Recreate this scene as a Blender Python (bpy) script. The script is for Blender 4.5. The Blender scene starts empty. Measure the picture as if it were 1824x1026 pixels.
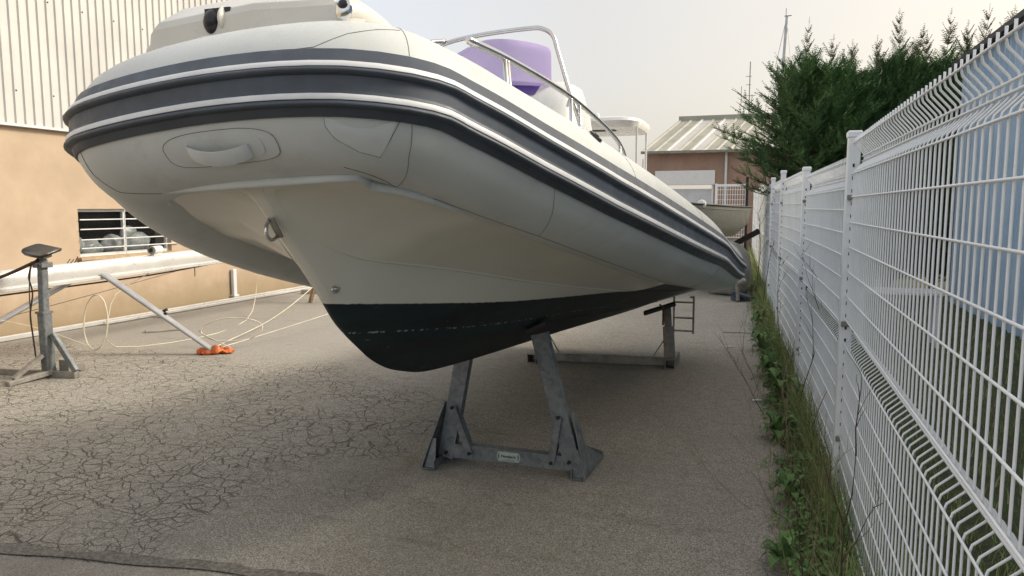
import bpy, math, random
from math import sin, cos, pi, radians, sqrt, atan2
from mathutils import Vector as V, Matrix, noise as mnoise
random.seed(7)
SC = bpy.context.scene
COL = SC.collection

# ------------------------------------------------------------------ camera
cam = bpy.data.cameras.new('camera'); cam.lens = 25.99; cam.sensor_width = 36
cam.clip_start = 0.05; cam.clip_end = 3000
co = bpy.data.objects.new('camera', cam); COL.objects.link(co)
co.location = (0, 0, 1.6); co.rotation_euler = (radians(90 - 6.25), 0, radians(18.8))
SC.camera = co
# ------------------------------------------------------------------ sky and sun
SUN_EL, SUN_AZ = 34.0, 68.0          # azimuth measured from +Y towards +X
w = bpy.data.worlds.new('World'); SC.world = w; w.use_nodes = True
nt = w.node_tree; nt.nodes.clear()
out = nt.nodes.new('ShaderNodeOutputWorld')
sky = nt.nodes.new('ShaderNodeTexSky'); sky.sky_type = 'NISHITA'; sky.sun_disc = False
sky.sun_elevation = radians(SUN_EL); sky.sun_rotation = radians(SUN_AZ)
sky.dust_density = 6.0; sky.air_density = 1.0; sky.ozone_density = 1.0
b1 = nt.nodes.new('ShaderNodeBackground'); b1.inputs['Strength'].default_value = 0.05
nt.links.new(sky.outputs[0], b1.inputs[0])
tc = nt.nodes.new('ShaderNodeTexCoord')
vd = nt.nodes.new('ShaderNodeVectorMath'); vd.operation = 'DOT_PRODUCT'
sd = V((sin(radians(SUN_AZ)), cos(radians(SUN_AZ)), 0.25)).normalized()
vd.inputs[1].default_value = sd
nt.links.new(tc.outputs['Generated'], vd.inputs[0])
cr_ = nt.nodes.new('ShaderNodeValToRGB')
mr = nt.nodes.new('ShaderNodeMapRange'); mr.inputs[1].default_value = -1; mr.inputs[2].default_value = 1
nt.links.new(vd.outputs['Value'], mr.inputs[0]); nt.links.new(mr.outputs[0], cr_.inputs[0])
e = cr_.color_ramp.elements
e[0].position = 0.32; e[0].color = (.68, .72, .78, 1)
x = e.new(.46); x.color = (.565, .56, .555, 1)
e[1].position = 1.0; e[1].color = (1.15, .96, .66, 1)
x = e.new(.60); x.color = (.59, .55, .495, 1)
x = e.new(.80); x.color = (.70, .61, .48, 1)
b2 = nt.nodes.new('ShaderNodeBackground'); b2.inputs['Strength'].default_value = 0.70
nt.links.new(cr_.outputs[0], b2.inputs[0])
ad = nt.nodes.new('ShaderNodeAddShader')
nt.links.new(b1.outputs[0], ad.inputs[0]); nt.links.new(b2.outputs[0], ad.inputs[1])
nt.links.new(ad.outputs[0], out.inputs[0])
sl = bpy.data.lights.new('sun', 'SUN'); sl.energy = 2.1; sl.angle = radians(14); sl.color = (1, .93, .80)
so = bpy.data.objects.new('sun', sl); COL.objects.link(so)
a, el = radians(SUN_AZ), radians(SUN_EL)
so.rotation_euler = V((sin(a) * cos(el), cos(a) * cos(el), sin(el))).to_track_quat('Z', 'Y').to_euler()
so.location = (20, 10, 20)
vs = SC.view_settings; vs.view_transform = 'Standard'; vs.look = 'None'; vs.gamma = 1; vs.exposure = 0.64
vs.use_curve_mapping = False
SC.cycles.max_bounces = 8; SC.cycles.use_denoising = True

# ------------------------------------------------------------------ materials
class NT:
    def __init__(s, name):
        s.m = bpy.data.materials.new(name); s.m.use_nodes = True
        s.t = s.m.node_tree; s.b = s.t.nodes['Principled BSDF']
        s.co = s.t.nodes.new('ShaderNodeTexCoord').outputs['Object']
    def n(s, typ, **kw):
        x = s.t.nodes.new('ShaderNode' + typ)
        for k, v in kw.items():
            if k in x.inputs.keys() if hasattr(x.inputs, 'keys') else False: s.set(x.inputs[k], v)
            else: setattr(x, k, v)
        return x
    def set(s, inp, v):
        if isinstance(v, bpy.types.NodeSocket): s.t.links.new(v, inp)
        else: inp.default_value = v
    def noise(s, scale, detail=4, rough=.6, co=None, dist=0):
        x = s.t.nodes.new('ShaderNodeTexNoise'); s.t.links.new(co or s.co, x.inputs['Vector'])
        x.inputs['Scale'].default_value = scale; x.inputs['Detail'].default_value = detail
        x.inputs['Roughness'].default_value = rough; x.inputs['Distortion'].default_value = dist
        return x.outputs['Fac']
    def ramp(s, fac, lo, hi, a=0., b=1.):
        x = s.t.nodes.new('ShaderNodeMapRange'); x.interpolation_type = 'SMOOTHSTEP'
        s.set(x.inputs[0], fac)
        for i, v in zip((1, 2, 3, 4), (lo, hi, a, b)): x.inputs[i].default_value = v
        return x.outputs[0]
    def math(s, op, a, b=0.):
        x = s.t.nodes.new('ShaderNodeMath'); x.operation = op
        s.set(x.inputs[0], a); s.set(x.inputs[1], b); return x.outputs[0]
    def mix(s, fac, a, b, typ='MIX'):
        x = s.t.nodes.new('ShaderNodeMix'); x.data_type = 'RGBA'; x.blend_type = typ
        s.set(x.inputs[0], fac)
        for i, v in ((6, a), (7, b)):
            if isinstance(v, bpy.types.NodeSocket): s.t.links.new(v, x.inputs[i])
            else: x.inputs[i].default_value = (*v[:3], 1)
        return x.outputs[2]
    def sep(s, co=None):
        x = s.t.nodes.new('ShaderNodeSeparateXYZ'); s.t.links.new(co or s.co, x.inputs[0]); return x.outputs
    def scaled(s, v, loc=(0, 0, 0), rot=(0, 0, 0)):
        x = s.t.nodes.new('ShaderNodeMapping'); s.t.links.new(s.co, x.inputs[0])
        x.inputs['Scale'].default_value = v; x.inputs['Location'].default_value = loc; x.inputs['Rotation'].default_value = rot
        return x.outputs[0]
    def bump(s, h, strength=.3, dist=.01):
        x = s.t.nodes.new('ShaderNodeBump'); x.inputs['Strength'].default_value = strength
        x.inputs['Distance'].default_value = dist; s.set(x.inputs['Height'], h)
        if s.b.inputs['Normal'].links: s.t.links.new(s.b.inputs['Normal'].links[0].from_socket, x.inputs['Normal'])
        s.t.links.new(x.outputs[0], s.b.inputs['Normal'])
    def base(s, c):
        if isinstance(c, bpy.types.NodeSocket): s.t.links.new(c, s.b.inputs['Base Color'])
        else: s.b.inputs['Base Color'].default_value = (*c, 1)
    def rough(s, v): s.set(s.b.inputs['Roughness'], v)
    def metal(s, v): s.set(s.b.inputs['Metallic'], v)

def simple(name, c, rough=.5, metal=0., var=.15, scale=6., bump=.0, bscale=60., dirt=None):
    s = NT(name)
    n1 = s.noise(scale, 5)
    col = s.mix(s.ramp(n1, .3, .7), [v * (1 - var) for v in c], [min(1, v * (1 + var)) for v in c])
    if dirt:
        col = s.mix(s.ramp(s.noise(scale * 2.3, 8, .7), dirt[3], dirt[3] + .15, 0, dirt[4]), col, dirt[:3])
    s.base(col); s.rough(s.ramp(s.noise(scale * 3, 4), .3, .7, max(0, rough - .08), min(1, rough + .08))); s.metal(metal)
    if bump: s.bump(s.noise(bscale, 3), bump, .003)
    return s.m

M = {}
def asphalt():
    s = NT('asphalt')
    X = s.sep()
    fine = s.noise(150, 4, .85); med = s.noise(11, 6, .75); big = s.noise(.9, 4, .55)
    vor = s.t.nodes.new('ShaderNodeTexVoronoi'); vor.inputs['Scale'].default_value = 150
    s.t.links.new(s.co, vor.inputs['Vector'])
    sepc = s.t.nodes.new('ShaderNodeSeparateColor'); s.t.links.new(vor.outputs['Color'], sepc.inputs[0])
    col = s.mix(s.ramp(fine, .28, .72), (.12, .113, .098), (.58, .545, .475))
    col = s.mix(s.ramp(sepc.outputs[0], .3, 1., 0, .6), col, (.66, .63, .56))
    col = s.mix(s.ramp(vor.outputs['Distance'], .35, .8, 0, .55), col, (.06, .05, .04))
    col = s.mix(s.ramp(med, .42, .75, 0, .45), col, (.19, .175, .15))
    col = s.mix(s.ramp(big, .35, .7, 0, .3), col, (.25, .235, .21))
    # older, smoother grey surface beyond the patch line on the left
    farm = s.ramp(s.math('ADD', X[1], s.math('MULTIPLY', s.noise(1.1, 3), 1.2)), 6.8, 7.6)
    lft = s.ramp(X[0], -5.2, -3.6, 1, 0)
    col = s.mix(s.math('MULTIPLY', s.math('MULTIPLY', farm, lft), .55), col, (.31, .30, .285))
    # long dark streaks running over the yard
    st = s.noise(1.6, 6, .7, s.scaled((.5, 3.2, 1), rot=(0, 0, .35)))
    col = s.mix(s.ramp(st, .56, .75, 0, .38), col, (.07, .06, .05))
    # alligator cracking
    wob = s.t.nodes.new('ShaderNodeTexNoise'); wob.inputs['Scale'].default_value = 5; wob.inputs['Detail'].default_value = 6
    s.t.links.new(s.co, wob.inputs['Vector'])
    vm = s.t.nodes.new('ShaderNodeVectorMath'); vm.operation = 'SCALE'; vm.inputs['Scale'].default_value = .13
    s.t.links.new(wob.outputs['Color'], vm.inputs[0])
    va = s.t.nodes.new('ShaderNodeVectorMath'); va.operation = 'ADD'
    s.t.links.new(s.co, va.inputs[0]); s.t.links.new(vm.outputs[0], va.inputs[1])
    region = s.math('ADD', s.noise(.75, 4, .6), s.ramp(X[0], -4.2, -1.5, .13, -.35))
    region = s.math('ADD', region, s.ramp(X[1], 5.2, 7.2, .06, -.5))
    region = s.math('ADD', region, s.ramp(X[1], 2.4, 3.2, .0, .06))
    reg = s.math('MULTIPLY', s.ramp(region, .33, .50), s.ramp(s.noise(1.3, 5, .7, s.scaled((1, 1, 1), (9, 4, 0))), .30, .52, .25, 1))
    crk = None
    for sc_, wd, am, off in ((10.5, .052, .85, 0), (4.6, .020, .95, 3.)):
        v2 = s.t.nodes.new('ShaderNodeTexVoronoi'); v2.feature = 'DISTANCE_TO_EDGE'; v2.inputs['Scale'].default_value = sc_
        mp = s.t.nodes.new('ShaderNodeMapping'); s.t.links.new(va.outputs[0], mp.inputs[0])
        mp.inputs['Location'].default_value = (off, off, 0); mp.inputs['Scale'].default_value = (1, 1, 0)
        s.t.links.new(mp.outputs[0], v2.inputs['Vector'])
        width = s.ramp(s.noise(2.3, 6, .8), .35, .68, wd * .22, wd * 1.1)
        d = s.math('DIVIDE', v2.outputs['Distance'], width)
        c = s.math('MULTIPLY', s.ramp(d, .1, 1.2, 1, 0), am)
        crk = c if crk is None else s.math('MAXIMUM', crk, c)
    crk = s.math('MULTIPLY', crk, reg)
    col = s.mix(s.math('MULTIPLY', crk, .8), col, (.05, .042, .033))
    # yellow lichen blotches and dark oil spots
    lich = s.math('MULTIPLY', s.ramp(s.noise(2.1, 6, .7), .57, .72), s.ramp(X[0], -3.2, -2.2, 0, .75))
    lich = s.math('MULTIPLY', lich, s.ramp(X[0], -1.0, .2, 1, 0))
    col = s.mix(s.math('MULTIPLY', lich, .42), col, (.19, .155, .05))
    oil = s.ramp(s.noise(1.7, 6, .75, s.scaled((1, 1, 1), (5, 2, 0))), .64, .74, 0, .5)
    col = s.mix(oil, col, (.05, .042, .034))
    s.base(col); s.rough(.93); s.b.inputs['Specular IOR Level'].default_value = .2
    s.bump(s.math('ADD', s.math('MULTIPLY', fine, .9), s.math('MULTIPLY', vor.outputs['Distance'], -.5)), .55, .006)
    s.bump(s.math('MULTIPLY', crk, -1.), .8, .01)
    return s.m
M['asphalt'] = asphalt()

def concrete():
    s = NT('old_concrete'); X = s.sep()
    col = s.mix(s.ramp(s.noise(150, 3, .7), .3, .7), (.17, .155, .135), (.42, .39, .34))
    col = s.mix(s.ramp(s.noise(2.2, 5), .35, .7, 0, .5), col, (.13, .12, .105))
    s.base(col); s.rough(.95); s.bump(s.noise(120, 3), .5, .005); return s.m
M['concrete'] = concrete()
def tarband():
    s = NT('tar_joint')
    col = s.mix(s.ramp(s.noise(60, 4, .7), .35, .7), (.11, .10, .085), (.27, .25, .215))
    s.base(col); s.rough(.95); s.bump(s.noise(90, 3), .5, .005); return s.m
M['tar'] = tarband()
def soil():
    s = NT('soil_and_moss')
    col = s.mix(s.ramp(s.noise(9, 6, .7), .35, .65), (.045, .035, .022), (.05, .075, .02))
    col = s.mix(s.ramp(s.noise(60, 4, .7), .5, .7, 0, .6), col, (.12, .10, .07))
    s.base(col); s.rough(1); s.bump(s.noise(40, 5), .9, .02); return s.m
M['soil'] = soil()
def plaster(name, c1, c2, stain):
    s = NT(name); X = s.sep()
    col = s.mix(s.ramp(s.noise(1.4, 6, .6), .3, .7), c1, c2)
    rise = s.ramp(s.math('ADD', X[2], s.math('MULTIPLY', s.noise(3.0, 6, .65), -.75)), -.35, .25, .8, 0)
    col = s.mix(rise, col, stain)
    run = s.noise(3, 5, .65, s.scaled((1, 5, .35)))
    col = s.mix(s.ramp(run, .58, .8, 0, .3), col, stain)
    s.base(col); s.rough(.9); s.bump(s.noise(70, 4), .35, .004); return s.m
M['wall'] = plaster('tan_render', (.40, .31, .225), (.48, .375, .275), (.29, .225, .135))
M['pinkwall'] = plaster('pink_brown_render', (.30, .19, .145), (.38, .25, .19), (.17, .115, .085))
def cladding():
    s = NT('painted_metal_cladding'); X = s.sep()
    col = s.mix(s.ramp(s.noise(1.2, 5, .6), .3, .7), (.46, .46, .455), (.54, .54, .53))
    run = s.noise(4, 5, .7, s.scaled((1, 6, .25)))
    col = s.mix(s.ramp(run, .55, .8, 0, .45), col, (.36, .335, .29))
    s.base(col); s.rough(.55); s.bump(s.noise(3, 3, .5, s.scaled((1, 1, .4))), .15, .02); return s.m
M['clad'] = cladding()
def tubefab(name, c):
    s = NT(name); X = s.sep()
    col = s.mix(s.ramp(s.noise(1.3, 5, .6), .3, .72), [v * .90 for v in c], [v * 1.06 for v in c])
    col = s.mix(s.ramp(s.noise(5, 8, .75), .52, .78, 0, .45), col, (.33, .325, .29))
    col = s.mix(s.ramp(s.noise(26, 5, .7, s.scaled((1, .25, 1))), .66, .82, 0, .4), col, (.24, .235, .21))
    s.base(col)
    # dew beads on upward facing parts: rain lies there
    geo = s.t.nodes.new('ShaderNodeNewGeometry')
    up = s.ramp(s.sep(geo.outputs['Normal'])[2], .15, .6)
    v = s.t.nodes.new('ShaderNodeTexVoronoi'); v.inputs['Scale'].default_value = 95; v.inputs['Randomness'].default_value = 1
    s.t.links.new(s.co, v.inputs['Vector'])
    drop = s.math('MULTIPLY', s.ramp(v.outputs['Distance'], .10, .30, 1, 0), up)
    s.rough(s.ramp(drop, 0, 1, .46, .12))
    s.bump(s.noise(6, 4, .6), .10, .012)
    s.bump(s.noise(420, 2), .08, .001)
    s.bump(drop, .22, .0012)
    return s.m
M['tube'] = tubefab('light_grey_hypalon', (.585, .605, .585))
M['patch'] = tubefab('paler_grey_hypalon', (.62, .645, .63))
M['seam'] = simple('seam_glue_line', (.13, .13, .125), .8)
M['strake'] = simple('dark_grey_rubber', (.06, .072, .092), .5, var=.14, scale=5, bump=.15, bscale=20, dirt=(.15, .16, .17, .6, .35))
M['stripe'] = simple('pale_grey_rubber', (.70, .71, .71), .42, var=.08, scale=7, dirt=(.22, .22, .21, .62, .35))
M['gel'] = simple('cream_gelcoat', (.66, .635, .575), .32, var=.04, scale=3, dirt=(.42, .37, .28, .66, .35))
def hullmat():
    s = NT('cream_gelcoat_with_antifouling'); X = s.sep()
    g1 = s.mix(s.ramp(s.noise(1.2, 5, .6), .3, .7), (.66, .635, .545), (.71, .69, .60))
    g1 = s.mix(s.ramp(s.noise(3, 7, .7, s.scaled((1, .5, 1.6))), .58, .78, 0, .45), g1, (.44, .39, .30))
    line = s.math('ADD', X[2], s.math('MULTIPLY', X[1], .1))
    line = s.math('ADD', line, s.math('MULTIPLY', s.noise(30, 3), .008))
    line = s.math('SUBTRACT', line, s.ramp(X[1], -1.4, .6, 0, .06))
    line = s.math('SUBTRACT', line, s.ramp(X[1], .5, 1.7, 0, .35))
    p1 = s.mix(s.ramp(s.noise(2.6, 6, .7, s.scaled((1, .35, 2.2))), .35, .7), (.004, .008, .011), (.007, .026, .027))
    # pale scuffs through the paint
    sc = s.noise(14, 8, .8, s.scaled((1, .4, 5)))
    p1 = s.mix(s.ramp(sc, .635, .67, 0, .7), p1, (.42, .42, .40))
    p1 = s.mix(s.ramp(s.noise(22, 4, .6), .72, .75, 0, .8), p1, (.30, .30, .29))
    dd_ = s.math('ABSOLUTE', s.math('SUBTRACT', line, WL - .125)); dash = s.math('MULTIPLY', s.ramp(dd_, .002, .005, 1, 0), s.ramp(s.noise(26, 5, .8, s.scaled((1, 1, .2))), .52, .58))
    p1 = s.mix(s.math('MULTIPLY', dash, .75), p1, (.45, .45, .43))
    mask = s.ramp(line, WL - .002, WL + .002)
    s.base(s.mix(mask, p1, g1)); s.rough(s.ramp(mask, 0, 1, .62, .24))
    s.bump(s.noise(2.5, 3), .04, .02); s.b.inputs['Specular IOR Level'].default_value = .45
    return s.m
WL = 1.475     # set against the trim of the boat, world z + 0.1 y (hull origin shift handled below)
M['steel'] = simple('polished_stainless', (.62, .61, .60), .18, 1, var=.05)
M['chrome'] = simple('chrome', (.7, .7, .7), .1, 1, var=.03)
M['black'] = simple('black_plastic', (.012, .012, .014), .35)
def plexi():
    s = NT('purple_tinted_screen'); s.base(s.mix(s.ramp(s.noise(2, 3), .3, .7), (.54, .44, .72), (.62, .52, .80)))
    s.rough(.12); s.b.inputs['Transmission Weight'].default_value = .45; s.b.inputs['IOR'].default_value = 1.1; s.b.inputs['Alpha'].default_value = .8; return s.m
M['plexi'] = plexi()
M['purple'] = simple('dark_purple_vinyl', (.10, .06, .27), .4)
def galva():
    s = NT('galvanised_steel')
    v = s.t.nodes.new('ShaderNodeTexVoronoi'); v.inputs['Scale'].default_value = 38; s.t.links.new(s.co, v.inputs['Vector'])
    sp = s.t.nodes.new('ShaderNodeSeparateColor'); s.t.links.new(v.outputs['Color'], sp.inputs[0])
    col = s.mix(s.ramp(sp.outputs[0], 0, 1), (.13, .145, .155), (.19, .205, .21))
    col = s.mix(s.ramp(s.noise(7, 6, .75), .5, .68, 0, .8), col, (.27, .285, .285))
    col = s.mix(s.ramp(s.noise(5, 6, .7, s.scaled((1, 1, 1), (3, 3, 3))), .55, .75, 0, .5), col, (.08, .085, .085))
    s.base(col); s.rough(.6); s.metal(.35); s.bump(s.noise(30, 4), .2, .003); return s.m
M['galva'] = galva()
M['galvalt'] = simple('weathered_zinc', (.25, .24, .215), .6, .3, var=.25, scale=8, dirt=(.16, .13, .09, .55, .5))
M['rust'] = simple('rusty_iron', (.20, .085, .03), .9, .2, var=.3, scale=20)
M['bolt'] = simple('dark_bolt', (.03, .03, .032), .5, .6)
M['wire'] = simple('white_coated_wire', (.80, .815, .82), .38, 0, var=.04, scale=2, dirt=(.40, .41, .38, .62, .3))
M['alu'] = simple('anodised_mast_aluminium', (.66, .655, .64), .33, .35, var=.07, scale=2)
M['alud'] = simple('dull_aluminium', (.42, .42, .43), .42, .5, var=.12, scale=4)
M['rope'] = simple('pale_cable', (.62, .56, .45), .6)
M['brown'] = simple('brown_strap', (.07, .035, .025), .8)
M['dark'] = simple('dark_cable', (.035, .03, .028), .6)
M['orange'] = simple('orange_plastic', (.55, .13, .03), .45, var=.4, scale=14)
M['bark'] = simple('bark', (.10, .065, .04), .95, var=.4, scale=18, bump=.6, bscale=40)
def leaf(name, lo, hi, tr=.0):
    s = NT(name)
    g_ = s.t.nodes.new('ShaderNodeNewGeometry')
    col = s.mix(g_.outputs['Random Per Island'], lo, hi)
    col = s.mix(s.ramp(s.noise(1.6, 4), .45, .7, 0, .6), col, [v * .75 for v in lo])
    s.base(col); s.rough(.7); s.b.inputs['Specular IOR Level'].default_value = .25
    if tr: s.b.inputs['Subsurface Weight'].default_value = 0
    return s.m
M['cyp'] = leaf('cypress_scales', (.06, .135, .06), (.18, .28, .11))
M['cyptip'] = leaf('cypress_tips', (.10, .12, .055), (.20, .20, .10))
M['grass'] = leaf('grass_blades', (.10, .16, .045), (.34, .37, .14))
M['drygrass'] = leaf('dry_stems', (.16, .12, .075), (.34, .27, .18))
M['darkstem'] = leaf('dark_dead_stems', (.035, .025, .02), (.12, .08, .055))
M['broad'] = leaf('broad_leaves', (.06, .14, .04), (.16, .28, .09))
def corr(name, c1, c2):
    s = NT(name); X = s.sep()
    col = s.mix(s.ramp(s.noise(1.5, 5), .3, .7), c1, c2)
    col = s.mix(s.ramp(s.noise(5, 5, .7, s.scaled((1, 3, .3))), .6, .8, 0, .3), col, (.2, .19, .17))
    s.base(col); s.rough(.5); return s.m
M['blue'] = corr('blue_sheet', (.30, .42, .55), (.38, .50, .62))
M['roofg'] = corr('green_grey_roof_sheet', (.29, .285, .235), (.38, .37, .31))
M['rooflt'] = corr('translucent_pale_roof_sheet', (.46, .445, .42), (.54, .52, .49))
M['roofd'] = simple('dark_roof_edge', (.06, .05, .045), .8)
M['whitepaint'] = simple('white_painted_metal', (.62, .64, .65), .5, var=.06)
M['gelwhite'] = simple('white_gelcoat', (.72, .72, .70), .3, var=.03)
M['greyhull'] = simple('grey_hull', (.17, .175, .17), .45, var=.1)
M['tarp'] = simple('grey_tarpaulin', (.33, .33, .31), .7, var=.2, scale=5)
M['blueplas'] = simple('blue_plastic', (.035, .055, .085), .5)
def winglass():
    s = NT('window_glass'); s.base((.02, .022, .025)); s.rough(.05); s.b.inputs['Specular IOR Level'].default_value = .6
    s.b.inputs['Alpha'].default_value = .35; return s.m
M['glass'] = winglass()
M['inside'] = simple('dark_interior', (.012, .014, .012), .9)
M['bag'] = simple('clear_plastic_bags', (.50, .56, .58), .25, var=.35, scale=9, bump=.8, bscale=22)
M['sill'] = simple('brown_stone_sill', (.42, .30, .19), .85)
M['sticker'] = simple('pale_green_sticker', (.38, .46, .42), .45, var=.08, scale=30)
M['ink'] = simple('black_ink', (.02, .025, .025), .5)
M['timber'] = simple('rough_timber', (.25, .17, .10), .9, var=.3, scale=12)
M['debris'] = simple('grey_board', (.30, .28, .25), .9)

# ------------------------------------------------------------------ mesh helpers (world coordinates)
class MB:
    def __init__(s): s.v = []; s.f = []; s.mi = []
    def add(s, vs, fs, mi=0):
        o = len(s.v); s.v += [tuple(p) for p in vs]; s.f += [tuple(i + o for i in f) for f in fs]; s.mi += [mi] * len(fs); return s
    def box(s, c, d, rot=None, mi=0, bev=0.):
        R = rot or Matrix.Identity(3); c = V(c); h = V(d) / 2
        if bev <= 0:
            P = [c + R @ V((x * h.x, y * h.y, z * h.z)) for z in (-1, 1) for y in (-1, 1) for x in (-1, 1)]
            return s.add(P, [(0, 2, 3, 1), (4, 5, 7, 6), (0, 1, 5, 4), (2, 6, 7, 3), (0, 4, 6, 2), (1, 3, 7, 5)], mi)
        b = min(bev, min(h) * .9); P = []; idx = {}
        for z in (-1, 1):
            for y in (-1, 1):
                for x in (-1, 1):
                    for ax in range(3):
                        q = [x * (h.x - b), y * (h.y - b), z * (h.z - b)]
                        q[ax] = (x, y, z)[ax] * h[ax]
                        idx[(x, y, z, ax)] = len(P); P.append(c + R @ V(q))
        F = []
        for ax in range(3):
            a1, a2 = [i for i in range(3) if i != ax]
            for sg in (-1, 1):
                cs = []
                for u, v in ((-1, -1), (1, -1), (1, 1), (-1, 1)):
                    k = [0, 0, 0]; k[ax] = sg; k[a1] = u; k[a2] = v; cs.append(idx[(*k, ax)])
                F.append(cs)
        for ax in range(3):
            a1, a2 = [i for i in range(3) if i != ax]
            for u in (-1, 1):
                for v in (-1, 1):
                    k = [0, 0, 0]; k[a1] = u; k[a2] = v
                    k0 = list(k); k0[ax] = -1; k1 = list(k); k1[ax] = 1
                    F.append((idx[(*k0, a1)], idx[(*k1, a1)], idx[(*k1, a2)], idx[(*k0, a2)]))
        for x in (-1, 1):
            for y in (-1, 1):
                for z in (-1, 1): F.append((idx[(x, y, z, 0)], idx[(x, y, z, 1)], idx[(x, y, z, 2)]))
        return s.add(P, F, mi)
    def beam(s, a, b, w, t, up=(0, 0, 1), mi=0, bev=0.):
        a, b = V(a), V(b); d = (b - a); L = d.length; d.normalize()
        x = V(up).cross(d); x = x.normalized() if x.length > 1e-5 else V((1, 0, 0)); y = d.cross(x)
        R = Matrix((x, y, d)).transposed()
        return s.box((a + b) / 2, (w, t, L), R, mi, bev)
    def tube(s, pts, r, n=8, cap=True, mi=0, flat=1.):
        pts = [V(p) for p in pts]; m = len(pts)
        rs = r if isinstance(r, (list, tuple)) else [r] * m
        t0 = (pts[1] - pts[0]).normalized()
        nx = t0.cross(V((0, 0, 1)));
        if nx.length < .05: nx = t0.cross(V((0, 1, 0)))
        nx.normalize(); vs = []
        for i, p in enumerate(pts):
            t = (pts[min(i + 1, m - 1)] - pts[max(i - 1, 0)]).normalized()
            nx = (nx - t * nx.dot(t)).normalized(); ny = t.cross(nx)
            vs += [p + (nx * cos(2 * pi * k / n) + ny * sin(2 * pi * k / n) * flat) * rs[i] for k in range(n)]
        fs = [(i * n + k, i * n + (k + 1) % n, (i + 1) * n + (k + 1) % n, (i + 1) * n + k) for i in range(m - 1) for k in range(n)]
        if cap: fs += [tuple(range(n))[::-1], tuple((m - 1) * n + k for k in range(n))]
        return s.add(vs, fs, mi)
    def grid(s, rows, closed=False, mi=0, flip=False):
        n = len(rows[0]); vs = [p for r in rows for p in r]; fs = []
        for i in range(len(rows) - 1):
            for k in range(n if closed else n - 1):
                f = (i * n + k, i * n + (k + 1) % n, (i + 1) * n + (k + 1) % n, (i + 1) * n + k)
                fs.append(f[::-1] if flip else f)
        return s.add(vs, fs, mi)
    def prism(s, poly, d, mi=0):
        n = len(poly); d = V(d); P = [V(p) for p in poly] + [V(p) + d for p in poly]
        return s.add(P, [tuple(range(n))[::-1], tuple(range(n, 2 * n))] + [(i, (i + 1) % n, n + (i + 1) % n, n + i) for i in range(n)], mi)
    def ball(s, c, r, nu=12, nv=8, sc=(1, 1, 1), rot=None, mi=0):
        R = rot or Matrix.Identity(3); c = V(c)
        rows = [[c + R @ V((sc[0] * r * sin(pi * j / nv) * cos(2 * pi * i / nu), sc[1] * r * sin(pi * j / nv) * sin(2 * pi * i / nu), sc[2] * r * cos(pi * j / nv))) for i in range(nu)] for j in range(nv + 1)]
        return s.grid(rows, True, mi)
    def build(s, name, mats, parent=None, smooth=False, label=None):
        org = V((0, 0, 0))
        if parent:
            q = parent
            while q.parent: q = q.parent
            org = V(q.location)
        me = bpy.data.meshes.new(name)
        me.from_pydata([V(p) - org for p in s.v], [], s.f)
        for m in (mats if isinstance(mats, (list, tuple)) else [mats]): me.materials.append(m)
        if any(s.mi): me.polygons.foreach_set('material_index', s.mi)
        if smooth:
            me.polygons.foreach_set('use_smooth', [True] * len(me.polygons))
        me.validate(); me.update()
        if smooth not in (False, True): me.set_sharp_from_angle(angle=radians(smooth))
        o = bpy.data.objects.new(name, me); COL.objects.link(o)
        if parent: o.parent = parent
        if label: o['label'] = label
        return o

def tag(o, label, cat, group=None, kind=None):
    if label: o['label'] = label
    if cat: o['category'] = cat
    if group: o['group'] = group
    if kind: o['kind'] = kind
    return o
def thing(name, loc, label, cat, group=None):
    o = bpy.data.objects.new(name, None); COL.objects.link(o); o.location = loc; o.empty_display_size = .2
    return tag(o, label, cat, group)
def struct(o): o['kind'] = 'structure'; return o
def recenter(o, base):
    """move a single-mesh thing's origin to its base"""
    b = V(base); o.data.transform(Matrix.Translation(-b)); o.location = b; return o
def cr(P, n=6):
    P = [V(p) for p in P]; P = [2 * P[0] - P[1]] + P + [2 * P[-1] - P[-2]]; o = []
    for i in range(1, len(P) - 2):
        a, b, c, d = P[i - 1:i + 3]
        for k in range(n):
            t = k / n; o.append(.5 * ((2 * b) + (c - a) * t + (2 * a - 5 * b + 4 * c - d) * t * t + (3 * b - a - 3 * c + d) * t ** 3))
    o.append(P[-2]); return o

# ================================================================== GROUND
def plane(name, poly, z, mat):
    m = MB(); m.add([(x, y, z) for x, y in poly], [tuple(range(len(poly)))]); return struct(m.build(name, mat))
plane('ground', [(-400, -200), (400, -200), (400, 600), (-400, 600)], -.012, M['soil'])
plane('yard_asphalt', [(-9.6, -6), (.12, -6), (.30, 2), (.26, 4.3), (.16, 6.9), (.02, 9.7), (-.10, 12.6), (-.25, 18), (-.5, 26.5), (-2, 60), (-40, 60), (-40, 30), (-9.6, 30)], 0, M['asphalt'])
# older concrete strip in front, with a tarred joint
edge = [(-9.5, 1.62), (-6, 2.06), (-3.43, 2.43), (-2.4, 2.60), (-1.62, 2.66), (-.9, 2.55), (-.2, 2.2), (.1, 1.8)]
plane('concrete_strip', [(-9.5, -6), (.1, -6)] + [(x, y - .13) for x, y in edge[::-1]], .004, M['concrete'])
m = MB(); m.grid([[(x, y - .115 - .01 * sin(x * 9), .0085) for x, y in cr([(a_, b_, 0) for a_, b_ in edge], 8) and [(p.x, p.y) for p in cr([(a_, b_, 0) for a_, b_ in edge], 8)]],
                  [(p.x, p.y - .035 + .012 * sin(p.x * 13) + .010 * sin(p.x * 31), .008) for p in cr([(a_, b_, 0) for a_, b_ in edge], 8)]])
struct(m.build('tarred_joint', M['tar']))

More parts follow.
